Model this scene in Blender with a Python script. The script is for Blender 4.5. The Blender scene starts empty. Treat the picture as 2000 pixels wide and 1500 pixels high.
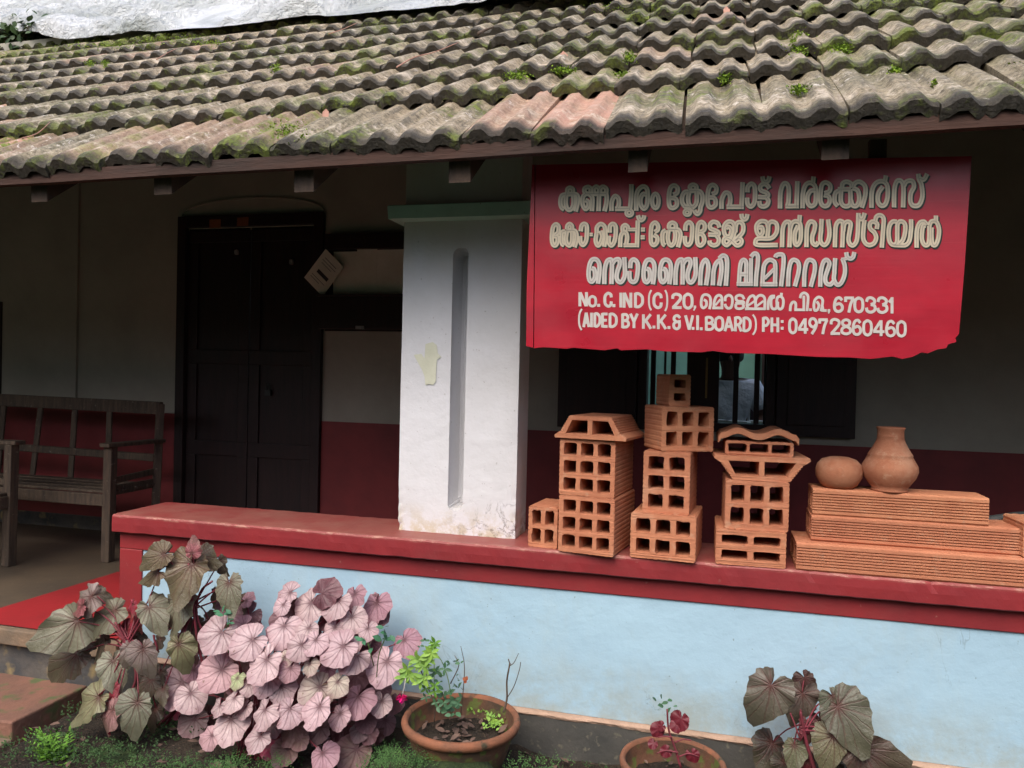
import bpy, bmesh, math, random
from math import radians, sin, cos, pi, tan, atan2, sqrt, exp
from mathutils import Vector, Matrix, noise
from mathutils.geometry import tessellate_polygon
random.seed(7)
rnd = random.uniform
S = bpy.context.scene
COL = S.collection

# ------------------------------------------------------------------ camera
YAW, PIT, ROL, FOC = radians(-14.6), radians(-.78), radians(1.33), 1500.0
_F = Vector((sin(YAW)*cos(PIT), cos(YAW)*cos(PIT), sin(PIT)))
_r0 = Vector((cos(YAW), -sin(YAW), 0)); _u0 = _r0.cross(_F)
_R = _r0*cos(ROL) + _u0*sin(ROL); _U = -_r0*sin(ROL) + _u0*cos(ROL)
CAM = Vector((0, -2.85, 1.1))
cd = bpy.data.cameras.new('camera'); cam = bpy.data.objects.new('camera', cd); COL.objects.link(cam)
cd.sensor_width = 36; cd.lens = FOC/2000*36; cd.clip_start = .05; cd.clip_end = 300
cam.matrix_world = Matrix(((_R.x, _U.x, -_F.x, CAM.x), (_R.y, _U.y, -_F.y, CAM.y), (_R.z, _U.z, -_F.z, CAM.z), (0, 0, 0, 1)))
S.camera = cam

def ray(x, y): return _R*(x-1000) + _U*(750-y) + _F*FOC
def at(x, y, Y):            # point of the vertical plane y=Y seen at a photo pixel
    d = ray(x, y); return CAM + d*((Y-CAM.y)/d.y)
def atz(x, y, Z):
    d = ray(x, y); return CAM + d*((Z-CAM.z)/d.z)

# ------------------------------------------------------------------ light
SUN_EL, SUN_AZ = radians(52), radians(192)      # azimuth clockwise from +Y (north)
w = bpy.data.worlds.new('World'); S.world = w; w.use_nodes = True
nt = w.node_tree; bg = nt.nodes['Background']
sky = nt.nodes.new('ShaderNodeTexSky'); sky.sky_type = 'NISHITA'; sky.sun_disc = False
sky.sun_elevation = SUN_EL; sky.sun_rotation = SUN_AZ; sky.air_density = 1.0; sky.dust_density = 4.0; sky.ozone_density = 1.0
nt.links.new(sky.outputs[0], bg.inputs[0]); bg.inputs[1].default_value = .14
sl = bpy.data.lights.new('sun', 'SUN'); sl.energy = 1.1; sl.angle = radians(50); sl.color = (1, .96, .9)
so = bpy.data.objects.new('sun', sl); COL.objects.link(so)
sd = Vector((sin(SUN_AZ)*cos(SUN_EL), cos(SUN_AZ)*cos(SUN_EL), sin(SUN_EL)))
so.rotation_euler = sd.to_track_quat('Z', 'Y').to_euler()
S.view_settings.view_transform = 'Standard'; S.view_settings.look = 'None'
S.view_settings.exposure = .96; S.view_settings.gamma = 1; S.view_settings.use_curve_mapping = False

# ------------------------------------------------------------------ materials
MATS = {}
class NB:
    def __init__(s, name):
        s.m = bpy.data.materials.new(name); s.m.use_nodes = True; s.t = s.m.node_tree
        s.b = s.t.nodes['Principled BSDF']; s.L = s.t.links
        s.tc = s.t.nodes.new('ShaderNodeTexCoord'); MATS[name] = s.m
    def node(s, typ, **k):
        n = s.t.nodes.new(typ)
        for a, v in k.items(): setattr(n, a, v)
        return n
    def noise(s, scale, det=6, rough=.6, co='Object', stretch=None, dist=0):
        n = s.node('ShaderNodeTexNoise'); n.inputs['Scale'].default_value = scale
        n.inputs['Detail'].default_value = det; n.inputs['Roughness'].default_value = rough
        n.inputs['Distortion'].default_value = dist
        src = s.tc.outputs[co] if isinstance(co, str) else co
        if stretch:
            mp = s.node('ShaderNodeMapping'); mp.inputs['Scale'].default_value = stretch
            s.L.new(src, mp.inputs[0]); src = mp.outputs[0]
        s.L.new(src, n.inputs['Vector']); return n.outputs[0]
    def ramp(s, src, lo, hi, a=0., b=1.):
        n = s.node('ShaderNodeMapRange'); n.clamp = True
        for i, v in enumerate((lo, hi, a, b)): n.inputs[1+i].default_value = v
        s.L.new(src, n.inputs[0]); return n.outputs[0]
    def math(s, op, a, b=None, clamp=False):
        n = s.node('ShaderNodeMath', operation=op); n.use_clamp = clamp
        for i, v in enumerate((a, b)):
            if v is None: continue
            if isinstance(v, (int, float)): n.inputs[i].default_value = v
            else: s.L.new(v, n.inputs[i])
        return n.outputs[0]
    def mix(s, fac, a, b, blend='MIX'):
        n = s.node('ShaderNodeMix', data_type='RGBA', blend_type=blend)
        for i, v in ((0, fac), (6, a), (7, b)):
            if isinstance(v, (int, float)): n.inputs[i].default_value = v
            elif isinstance(v, tuple): n.inputs[i].default_value = (*v, 1)
            else: s.L.new(v, n.inputs[i])
        return n.outputs[2]
    def out(s, col, rough=.8, bump=None, strength=.3, dist=.01, spec=.5):
        if isinstance(col, tuple): s.b.inputs['Base Color'].default_value = (*col, 1)
        else: s.L.new(col, s.b.inputs['Base Color'])
        if isinstance(rough, (int, float)): s.b.inputs['Roughness'].default_value = rough
        else: s.L.new(rough, s.b.inputs['Roughness'])
        s.b.inputs['Specular IOR Level'].default_value = spec
        if bump is not None:
            n = s.node('ShaderNodeBump'); n.inputs['Strength'].default_value = strength; n.inputs['Distance'].default_value = dist
            s.L.new(bump, n.inputs['Height']); s.L.new(n.outputs[0], s.b.inputs['Normal'])
        return s.m

def simple(name, c1, c2=None, scale=6, rough=.8, bs=60, strength=.25, dist=.004, spec=.4, lo=.35, hi=.65, stretch=None, speck=None, sscale=90, sth=.68):
    n = NB(name); c2 = c2 or tuple(v*.75 for v in c1)
    f = n.ramp(n.noise(scale, 8, .65, stretch=stretch), lo, hi)
    c = n.mix(f, c1, c2)
    if speck: c = n.mix(n.ramp(n.noise(sscale, 3, .5), sth-.02, sth+.09), c, speck)
    return n.out(c, rough, n.noise(bs, 6, .6, stretch=stretch), strength, dist, spec)

def world_pos(n): return n.node('ShaderNodeNewGeometry').outputs['Position']
def sep(n, v):
    q = n.node('ShaderNodeSeparateXYZ'); n.L.new(v, q.inputs[0]); return q.outputs

# painted pale blue plaster
def m_blue():
    n = NB('blue_wall_paint'); P = world_pos(n)
    c = n.mix(n.ramp(n.noise(1.3, 6, .6, P), .35, .65), (.39, .57, .68), (.345, .51, .62))
    c = n.mix(n.ramp(n.noise(2.2, 8, .7, P, (1, 1, .35)), .52, .72, 0, .4), c, (.42, .50, .49))
    z = sep(n, P)[2]
    low = n.ramp(z, -.2, .06, 1, 0)
    dirt = n.math('MULTIPLY', low, n.ramp(n.noise(9, 8, .7, P), .38, .62))
    c = n.mix(n.math('MULTIPLY', dirt, .65), c, (.33, .34, .27))
    ck = n.math('ABSOLUTE', n.math('SUBTRACT', n.noise(1.6, 7, .6, P, (1, 1, .7), .6), .5))
    c = n.mix(n.math('MULTIPLY', n.ramp(ck, .0, .0022, .55, 0), n.ramp(n.noise(1.1, 2, .5, P), .5, .6)), c, (.16, .19, .20))
    c = n.mix(n.math('MULTIPLY', n.ramp(n.noise(3.2, 8, .75, P), .56, .70, 0, .5), n.ramp(z, -.15, .2, 1, .2)), c, (.34, .38, .33))
    sp = n.ramp(n.noise(75, 2, .4, P), .73, .77, 0, .6)
    c = n.mix(sp, c, (.2, .24, .24))
    return n.out(c, .62, n.noise(14, 8, .6, P), .35, .012, .35)
def m_white():
    n = NB('white_plaster'); P = world_pos(n)
    c = n.mix(n.ramp(n.noise(2.2, 7, .65, P), .35, .7), (.74, .735, .76), (.64, .635, .64))
    z = sep(n, P)[2]
    c = n.mix(n.math('MULTIPLY', n.ramp(z, .435, .56, 1, 0), n.ramp(n.noise(16, 8, .7, P), .44, .56)), c, (.56, .50, .38))
    c = n.mix(n.math('MULTIPLY', n.ramp(z, 1.2, 1.8, 0, .6), n.ramp(n.noise(3, 6, .6, P, (1, 1, .4)), .3, .7)), c, (.50, .45, .30))
    c = n.mix(n.ramp(n.noise(70, 2, .4, P), .72, .76, 0, .5), c, (.35, .32, .3))
    ck = n.math('ABSOLUTE', n.math('SUBTRACT', n.noise(9, 6, .65, P, dist=.8), .5))
    crk = n.math('MULTIPLY', n.ramp(ck, 0, .012, 1, 0), n.math('MULTIPLY', n.ramp(z, .48, .60, 1, 0), n.ramp(sep(n, P)[0], -1.05, -.86, 0, 1)))
    c = n.mix(n.math('MULTIPLY', crk, .8), c, (.16, .13, .10))
    h = n.math('ADD', n.noise(7, 7, .6, P), n.math('MULTIPLY', n.noise(45, 4, .5, P), .25))
    h = n.math('SUBTRACT', h, n.math('MULTIPLY', crk, .8))
    return n.out(c, .75, h, .45, .012, .25)
LZ_ = .434
def m_redledge():
    n = NB('red_oxide_paint'); P = world_pos(n)
    c = n.mix(n.ramp(n.noise(2.6, 8, .7, P), .35, .65), (.28, .026, .030), (.205, .022, .027))
    nz = n.node('ShaderNodeNewGeometry').outputs['Normal']
    up = n.ramp(sep(n, nz)[2], .7, .95)
    dust = n.math('MULTIPLY', up, n.ramp(n.noise(5, 9, .75, P), .32, .7, .1, .8))
    c = n.mix(dust, c, (.33, .15, .115))
    pz = sep(n, P)
    edge = n.math('MULTIPLY', n.ramp(pz[2], LZ_-.016, LZ_-.006), n.ramp(pz[1], .004, .03, 1, 0))
    c = n.mix(n.math('MULTIPLY', edge, n.ramp(n.noise(16, 8, .75, P, (1, 3, 3)), .50, .60, .15, .9)), c, (.42, .20, .15))
    c = n.mix(n.ramp(n.noise(1.7, 8, .75, P, (1, 1, 2.5)), .5, .72, 0, .55), c, (.20, .05, .045))
    c = n.mix(n.ramp(n.noise(34, 6, .7, P), .66, .72, 0, .7), c, (.36, .19, .15))
    return n.out(c, .5, n.noise(30, 7, .6, P), .25, .006, .45)
def m_wall():
    n = NB('limewashed_wall'); P = world_pos(n)
    c = n.mix(n.ramp(n.noise(1.5, 7, .65, P), .35, .65), (.42, .40, .34), (.33, .315, .265))
    return n.out(c, .85, n.noise(12, 8, .6, P), .4, .01, .2)
def m_tile():
    n = NB('weathered_clay_tile'); P = world_pos(n)
    oi = n.node('ShaderNodeObjectInfo'); rndv = oi.outputs['Random']
    uv = sep(n, n.tc.outputs['UV']); v = uv[1]
    base = n.mix(n.ramp(n.noise(5, 8, .7, P), .3, .7), (.30, .24, .150), (.53, .43, .30))
    base = n.mix(n.ramp(n.noise(1.2, 4, .6, P), .45, .65, 0, .6), base, (.15, .155, .085))
    base = n.mix(n.ramp(n.noise(48, 8, .8, P), .44, .60), base, n.mix(1.0, base, (.30, .28, .23), 'MULTIPLY'))
    # streaks down the slope
    st = n.noise(40, 5, .65, P, (1, .12, .12))
    base = n.mix(n.ramp(st, .52, .66, 0, .7), base, (.10, .085, .06))
    base = n.mix(n.ramp(st, .3, .44, .45, 0), base, (.52, .43, .36))
    # reddish bare clay on a few tiles
    red = n.math('MULTIPLY', n.ramp(n.noise(4.5, 7, .7, P), .58, .68), n.ramp(rndv, .70, .85))
    base = n.mix(n.math('MULTIPLY', red, .55), base, (.46, .24, .16))
    oc = n.node('ShaderNodeObjectInfo').outputs['Color']
    sc = sep(n, oc)
    base = n.mix(n.math('MULTIPLY', sc[0], n.ramp(n.noise(9, 6, .7, P), .3, .6, .35, 1)), base, (.56, .30, .22))
    # lichen
    base = n.mix(n.math('MULTIPLY', n.ramp(n.noise(26, 7, .75, P), .57, .63), n.ramp(n.noise(2.4, 3, .5, P), .44, .58, .15, .9)), base, (.80, .74, .68))
    wear = n.math('MULTIPLY', n.math('MULTIPLY', n.ramp(v, .10, .17), n.ramp(v, .45, .25)), n.ramp(n.noise(13, 8, .8, P), .50, .60, 0, .8))
    base = n.mix(wear, base, (.66, .56, .44))
    # dark algae at the lip, with contact shade painted in
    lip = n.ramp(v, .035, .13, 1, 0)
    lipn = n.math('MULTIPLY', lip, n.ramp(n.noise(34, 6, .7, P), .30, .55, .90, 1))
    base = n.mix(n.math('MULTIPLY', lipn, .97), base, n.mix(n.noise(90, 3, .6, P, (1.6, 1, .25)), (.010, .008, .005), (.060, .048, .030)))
    # moss
    ms = n.math('MULTIPLY', n.ramp(n.noise(2.3, 5, .65, P), .54, .62), n.ramp(n.noise(30, 6, .75, P), .44, .58))
    ms = n.math('MAXIMUM', n.math('MULTIPLY', ms, .8), n.math('MULTIPLY', n.math('MULTIPLY', sc[1], n.ramp(n.noise(7, 5, .7, P), .46, .56)), n.ramp(n.noise(38, 5, .75, P), .38, .54)))
    ms = n.math('MAXIMUM', ms, n.math('MULTIPLY', n.math('MULTIPLY', lip, .55), n.ramp(n.noise(6.5, 5, .7, P), .56, .66)))
    base = n.mix(ms, base, n.mix(n.noise(60, 3, .5, P), (.12, .17, .016), (.30, .37, .035)))
    h = n.math('ADD', n.noise(60, 8, .7, P), n.math('MULTIPLY', ms, n.noise(150, 3, .6, P)))
    h = n.math('ADD', h, n.math('MULTIPLY', st, .6))
    return n.out(base, n.ramp(n.noise(12, 5, .6, P), .3, .7, .42, .8), h, 1.0, .012, .5)
def m_leaf(name, vein, edge, under, k=9, ang=0):
    n = NB(name)
    oi = n.node('ShaderNodeObjectInfo'); tint = oi.outputs['Color']
    uv = sep(n, n.tc.outputs['UV'])
    x = n.math('SUBTRACT', uv[0], .5); y = n.math('SUBTRACT', uv[1], .5)
    a = n.math('ARCTAN2', y, x)
    r = n.math('SQRT', n.math('ADD', n.math('MULTIPLY', x, x), n.math('MULTIPLY', y, y)))
    wob = n.math('MULTIPLY', n.math('SUBTRACT', n.noise(4, 3, .5, 'UV'), .5), .5)
    ak = n.math('ADD', n.math('MULTIPLY', a, k/(2*pi)), wob)
    fr = n.math('ABSOLUTE', n.math('SUBTRACT', n.math('FRACT', ak), .5))      # .5 at veins -> we use .0 
    d = n.math('MULTIPLY', fr, n.math('MULTIPLY', r, 2*pi/k))
    vn = n.ramp(d, .002, .010, .62, 0)
    vn = n.math('MULTIPLY', vn, n.ramp(r, .08, .46, 1, .35))
    fr2 = n.math('ABSOLUTE', n.math('SUBTRACT', n.math('FRACT', n.math('ADD', n.math('MULTIPLY', ak, 2.0), n.math('MULTIPLY', r, 1.6))), .5))
    vn2 = n.math('MULTIPLY', n.ramp(n.math('MULTIPLY', fr2, n.math('MULTIPLY', r, pi/k)), .002, .007, .38, 0), n.ramp(r, .10, .16, 0, 1))
    vn = n.math('MAXIMUM', vn, vn2)
    d2 = n.noise(30, 3, .6, 'UV')
    c = n.mix(n.ramp(n.noise(11, 5, .6, 'UV'), .35, .65, 0, .35), tint, edge)
    c = n.mix(n.ramp(n.math('ADD', r, n.math('MULTIPLY', n.noise(14, 3, .6, 'UV'), .12)), .26, .42, 0, .45), c, edge)
    cen = n.ramp(r, .03, .13, .7, 0)
    c = n.mix(cen, c, vein)
    c = n.mix(vn, c, vein)
    c = n.mix(n.ramp(n.noise(3, 5, .7), .66, .69, 0, .7), c, (.16, .09, .05))
    gm = n.node('ShaderNodeNewGeometry')
    c = n.mix(gm.outputs['Backfacing'], c, under)
    h = n.math('ADD', n.math('MULTIPLY', vn, -1.2), d2)
    n.out(c, n.ramp(n.noise(9, 3, .6, 'UV'), .3, .7, .32, .5), h, .55, .005, .45)
    # thin leaf passes some light
    tr = n.node('ShaderNodeBsdfTranslucent'); n.L.new(c, tr.inputs[0])
    mx = n.node('ShaderNodeMixShader'); mx.inputs[0].default_value = .18
    n.L.new(n.b.outputs[0], mx.inputs[1]); n.L.new(tr.outputs[0], mx.inputs[2])
    n.L.new(mx.outputs[0], n.t.nodes['Material Output'].inputs[0]); return n.m
def m_clay(name, a=(.60, .265, .140), b=(.47, .18, .095)):
    n = NB(name); P = world_pos(n)
    oi = n.node('ShaderNodeObjectInfo')
    c = n.mix(n.ramp(n.noise(9, 8, .7, P), .35, .65), a, b)
    c = n.mix(n.ramp(oi.outputs['Random'], 0, 1, 0, .55), c, (.42, .155, .09))
    c = n.mix(n.ramp(n.noise(3.1, 5, .7, P), .55, .70, 0, .5), c, (.60, .38, .25))
    c = n.mix(n.ramp(n.noise(5.5, 7, .75, P), .62, .72, 0, .55), c, (.22, .10, .07))
    c = n.mix(n.ramp(n.noise(22, 7, .7, P), .58, .68, 0, .55), c, (.55, .34, .22))
    c = n.mix(n.ramp(n.noise(48, 5, .7, P), .68, .72, 0, .8), c, (.24, .075, .04))
    h = n.math('ADD', n.noise(70, 6, .7, P), n.math('MULTIPLY', n.noise(240, 3, .6, P), .5))
    return n.out(c, .85, h, .5, .004, .2)
def m_tarp():
    n = NB('white_plastic_sheet'); P = world_pos(n)
    c = n.mix(n.ramp(n.noise(1.1, 6, .6, P, dist=1), .4, .68), (.82, .84, .85), (.46, .49, .47))
    h = n.math('ADD', n.noise(3.5, 8, .62, P, (1, .5, 1), 1.5), n.math('MULTIPLY', n.noise(11, 6, .6, P, (1, .6, 1), 2.2), .5))
    return n.out(c, .38, h, 1.0, .16, .5)
def m_sign():
    n = NB('red_enamel_sign_paint'); P = world_pos(n)
    c = n.mix(n.ramp(n.noise(3, 7, .65, P, (1, 1, 3)), .35, .65), (.40, .010, .026), (.30, .008, .021))
    line = n.noise(9, 6, .7, P, (.25, 1, 16))
    c = n.mix(n.ramp(line, .62, .70, 0, .3), c, (.52, .07, .08))
    c = n.mix(n.ramp(line, .33, .26, 0, .3), c, (.26, .012, .02))
    c = n.mix(n.ramp(n.noise(60, 4, .7, P), .73, .75, 0, .8), c, (.62, .4, .36))
    return n.out(c, n.ramp(n.noise(5, 4, .6, P), .3, .7, .25, .42), line, .10, .003, .5)
def m_sticker():
    pass
M_BLUE, M_WHITE, M_RED, M_WALL, M_TILE, M_TARP, M_SIGN = m_blue(), m_white(), m_redledge(), m_wall(), m_tile(), m_tarp(), m_sign()
M_CLAY = m_clay('fired_clay'); M_CLAY2 = m_clay('wheel_thrown_clay', (.46, .20, .11), (.38, .14, .075))
M_POTCLAY = simple('old_pot_clay', (.13, .06, .035), (.06, .042, .028), 7, .85, 60, .6, .006, .3, .4, .62, speck=(.10, .12, .03), sscale=24, sth=.56)
M_DADO = simple('dark_red_dado_paint', (.22, .03, .032), (.15, .022, .025), 3, .5, 25, .2)
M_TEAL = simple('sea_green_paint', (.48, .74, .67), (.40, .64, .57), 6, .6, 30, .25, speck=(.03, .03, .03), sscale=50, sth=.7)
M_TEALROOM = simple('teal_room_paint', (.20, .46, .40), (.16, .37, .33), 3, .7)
M_WOODD = simple('dark_polished_wood', (.030, .014, .014), (.016, .009, .010), 5, .45, 30, .3, stretch=(6, 6, .6))
M_WOODG = simple('grey_weathered_wood', (.125, .088, .060), (.060, .044, .034), 7, .75, 40, .5, stretch=(6, 6, .8), speck=(.2, .17, .13), sscale=40, sth=.66)
M_FASCIA = simple('red_brown_fascia_wood', (.065, .028, .018), (.032, .018, .013), 4, .8, 30, .6, .006, stretch=(.5, 3, 3))
M_RAFTER = simple('old_rafter_wood', (.10, .065, .045), (.05, .035, .027), 6, .85, 40, .6, stretch=(4, .8, .8))
M_FLOOR = simple('worn_cement_floor', (.13, .098, .068), (.085, .068, .052), 3, .45, 25, .25, speck=(.2, .17, .13), sscale=30, sth=.68)
M_REDFLOOR = simple('red_floor_paint', (.40, .03, .035), (.31, .028, .032), 3, .4, 25, .25)
M_CEMENT = simple('damp_dark_cement', (.085, .080, .070), (.052, .052, .048), 5, .85, 30, .5, .008, speck=(.13, .12, .09), sscale=40, sth=.62)
M_STRIPE = simple('bare_mortar', (.50, .33, .24), (.36, .24, .17), 10, .9, 50, .7, .01)
M_STEP = simple('worn_red_step', (.24, .115, .08), (.15, .085, .062), 5, .75, 35, .5, .01, speck=(.10, .12, .05), sscale=12, sth=.58)
M_STEPNOSE = simple('brown_step_edge', (.25, .17, .11), (.14, .11, .08), 7, .8, 40, .6, .01)
M_RISER = simple('mouldy_grey_riser', (.13, .115, .10), (.06, .062, .065), 5, .85, 30, .6, .01, speck=(.26, .20, .10), sscale=9, sth=.57)
M_SOIL = simple('dark_damp_soil', (.040, .028, .018), (.022, .017, .012), 14, .95, 70, 1.0, .02, speck=(.09, .06, .04), sscale=60, sth=.62)
M_MOSS = simple('bright_moss', (.26, .38, .03), (.13, .22, .02), 30, .9, 120, 1, .01)
M_MOSSD = simple('dark_moss', (.035, .055, .016), (.018, .03, .012), 20, .95, 90, 1, .01)
M_FERN = simple('fern_green', (.14, .30, .03), (.07, .19, .02), 30, .6, 60, .1)
M_LIME = simple('lime_leaf', (.26, .42, .06), (.15, .30, .05), 30, .6, 60, .1)
M_ROSEL = simple('rose_leaf_green', (.07, .17, .08), (.04, .10, .05), 30, .55, 60, .1)
M_GEN = simple('shoot_leaf_green', (.06, .20, .10), (.04, .13, .07), 30, .55, 60, .1)
M_MAROON = simple('maroon_leaf', (.16, .012, .022), (.08, .01, .018), 20, .5, 60, .1)
M_STEMR = simple('red_begonia_stem', (.22, .03, .05), (.12, .03, .035), 30, .6)
M_STEMB = simple('brown_twig', (.11, .075, .05), (.06, .04, .03), 30, .8)
M_STEMG = simple('green_stem', (.14, .24, .06), (.10, .15, .05), 30, .6)
M_FLOWER = simple('magenta_petal', (.75, .01, .20), (.5, .01, .12), 30, .5)
M_PETAL2 = simple('withered_orange_petal', (.55, .18, .08), (.4, .1, .05), 30, .6)
M_DRY = simple('dry_brown_leaf', (.16, .10, .075), (.08, .05, .04), 20, .8)
M_DRYP = simple('dry_pink_leaf', (.50, .27, .20), (.35, .18, .13), 20, .7)
M_PAPER = simple('aged_paper', (.85, .84, .74), (.74, .72, .60), 5, .9, 40, .2)
M_INK = simple('print_ink', (.06, .06, .06), (.05, .05, .05), 5, .9)
M_LETW = simple('cream_sign_paint', (.54, .505, .46), (.45, .415, .38), 20, .5, 90, .2)
M_LETD = simple('cream_sign_paint_upper', (.66, .57, .42), (.54, .46, .33), 14, .5, 90, .2)  # brighter, yellower cream for the top two rows
M_INLINE = simple('grey_inline_paint', (.30, .27, .24), (.25, .23, .20), 20, .5)
M_BLACK = simple('black_sign_paint', (.012, .022, .016), (.008, .014, .010), 20, .45)
M_METAL = simple('dull_steel', (.35, .35, .34), (.2, .2, .2), 20, .45)
M_HILITE = simple('gold_highlight', (.35, .24, .08), (.2, .14, .05), 20, .4)  # colour of the painted-in gold highlight on the window post
M_PATCH = simple('yellowed_plaster_patch', (.70, .70, .56), (.62, .62, .48), 12, .9)
M_ORANGE = simple('orange_sticker', (.30, .10, .03), (.2, .07, .03), 9, .8)
M_SKIN = simple('brown_skin', (.16, .075, .05), (.12, .055, .035), 10, .6)
M_HAIR = simple('black_hair', (.012, .010, .010), (.02, .016, .014), 40, .6)
M_SHIRT = simple('white_cotton_shirt', (.86, .87, .92), (.76, .77, .84), 5, .9, 14, 1.0, .02)
M_TROUSER = simple('dark_cloth', (.02, .02, .025), (.03, .03, .035), 10, .9)
M_BANK = simple('added_leafy_bank', (.030, .055, .018), (.012, .022, .009), 2.2, .9, 5, 1, .3)
M_EARTH = simple('packed_earth', (.10, .075, .05), (.07, .05, .035), 2, .95, 12, .8, .03)
M_LFOL = simple('tree_leaf', (.045, .085, .022), (.02, .05, .012), 3, .6, 60, .1)
M_BARK = simple('bark', (.08, .06, .045), (.05, .04, .03), 6, .9, 20, 1, .02)
M_GC = simple('dark_ground_leaf', (.045, .095, .025), (.02, .05, .015), 20, .8, 60, .1)
M_GC2 = simple('ground_leaf', (.075, .17, .04), (.03, .085, .02), 20, .7, 60, .1)
M_PINK = m_leaf('silver_pink_begonia_leaf', (.12, .05, .06), (.30, .15, .17), (.30, .03, .075), 9)
M_OLIVE = m_leaf('bronze_begonia_leaf', (.10, .035, .03), (.085, .08, .045), (.26, .02, .045), 11)
M_PIPE = simple('pipe_grey', (.05, .055, .055), (.03, .035, .035), 8, .6)  # dark grey of the stick and the padlock

# ------------------------------------------------------------------ object helpers
def link(name, me, mat=None, parent=None):
    if mat is not None and not me.materials: me.materials.append(mat)
    o = bpy.data.objects.new(name, me); COL.objects.link(o)
    if parent is not None:
        o.parent = parent
        if parent.name in WORLD: o.matrix_parent_inverse = Matrix.Translation(-parent.location)
    return o
WORLD = set()
def wempty(*a, **k):
    o = empty(*a, **k); WORLD.add(o.name); return o
def empty(name, label, cat, loc=(0, 0, 0), rz=0, group=None):
    o = bpy.data.objects.new(name, None); COL.objects.link(o); o.location = loc; o.rotation_euler.z = rz
    o.empty_display_size = .1
    o['label'] = label; o['category'] = cat
    if group: o['group'] = group
    return o
def tag(o, label, cat, group=None):
    o['label'] = label; o['category'] = cat
    if group: o['group'] = group
    return o
def kind(o, k): o['kind'] = k; return o
def mesh(name, vs, fs, smooth=False, uvs=None):
    me = bpy.data.meshes.new(name); me.from_pydata([tuple(v) for v in vs], [], fs)
    if uvs:
        l = me.uv_layers.new(name='UVMap')
        for p in me.polygons:
            for li in p.loop_indices: l.data[li].uv = uvs[me.loops[li].vertex_index]
    if smooth: me.polygons.foreach_set('use_smooth', [True]*len(me.polygons))
    me.update(); return me
class MB:
    def __init__(s): s.v = []; s.f = []
    def add(s, vs, fs):
        k = len(s.v); s.v += [Vector(v) for v in vs]; s.f += [tuple(i+k for i in f) for f in fs]
    def box(s, a, b, M=None):
        x0, y0, z0 = a; x1, y1, z1 = b
        v = [Vector(p) for p in ((x0,y0,z0),(x1,y0,z0),(x1,y1,z0),(x0,y1,z0),(x0,y0,z1),(x1,y0,z1),(x1,y1,z1),(x0,y1,z1))]
        if M: v = [M @ p for p in v]
        s.add(v, [(0,3,2,1),(4,5,6,7),(0,1,5,4),(1,2,6,5),(2,3,7,6),(3,0,4,7)]); return s
    def beam(s, p, q, w, h, up=Vector((0, 0, 1))):
        p, q = Vector(p), Vector(q); d = (q-p).normalized(); sd_ = d.cross(up).normalized(); u = sd_.cross(d)
        vs = [c + sd_*a*w/2 + u*b*h/2 for c in (p, q) for a, b in ((-1,-1),(1,-1),(1,1),(-1,1))]
        s.add(vs, [(3,2,1,0),(4,5,6,7),(0,1,5,4),(1,2,6,5),(2,3,7,6),(3,0,4,7)]); return s
    def tube(s, pts, r, n=8, r1=None):
        pts = [Vector(p) for p in pts]; m = len(pts); r1 = r if r1 is None else r1; vs = []
        for i, p in enumerate(pts):
            d = (pts[min(i+1, m-1)]-pts[max(i-1, 0)]).normalized()
            a = d.cross(Vector((.13, .97, .2))).normalized(); b = d.cross(a)
            rr = r+(r1-r)*i/max(1, m-1)
            vs += [p + (a*cos(2*pi*k/n)+b*sin(2*pi*k/n))*rr for k in range(n)]
        fs = [(i*n+k, i*n+(k+1) % n, (i+1)*n+(k+1) % n, (i+1)*n+k) for i in range(m-1) for k in range(n)]
        fs += [tuple(range(n-1, -1, -1)), tuple((m-1)*n+k for k in range(n))]
        s.add(vs, fs); return s
    def lathe(s, prof, n=32, c=(0, 0, 0)):
        vs = [(c[0]+r*cos(2*pi*k/n), c[1]+r*sin(2*pi*k/n), c[2]+z) for r, z in prof for k in range(n)]
        fs = [(i*n+k, i*n+(k+1) % n, (i+1)*n+(k+1) % n, (i+1)*n+k) for i in range(len(prof)-1) for k in range(n)]
        s.add(vs, fs); return s
    def build(s, name, mat, parent=None, smooth=False, bevel=0):
        me = mesh(name, s.v, s.f, smooth)
        o = link(name, me, mat, parent)
        if bevel:
            b = o.modifiers.new('bevel', 'BEVEL'); b.width = bevel; b.segments = 2; b.limit_method = 'ANGLE'; b.angle_limit = radians(40)
        return o
def curve_pts(P, n=6):
    P = [Vector(p) for p in P]
    if len(P) < 3: return P
    out = []
    for i in range(len(P)-1):
        a = P[i-1] if i else P[i]*2-P[i+1]; b, c = P[i], P[i+1]; d = P[i+2] if i+2 < len(P) else P[i+1]*2-P[i]
        for k in range(n):
            t = k/n
            out.append(.5*((2*b)+(c-a)*t+(2*a-5*b+4*c-d)*t*t+(3*b-a-3*c+d)*t**3))
    return out+[P[-1]]

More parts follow.
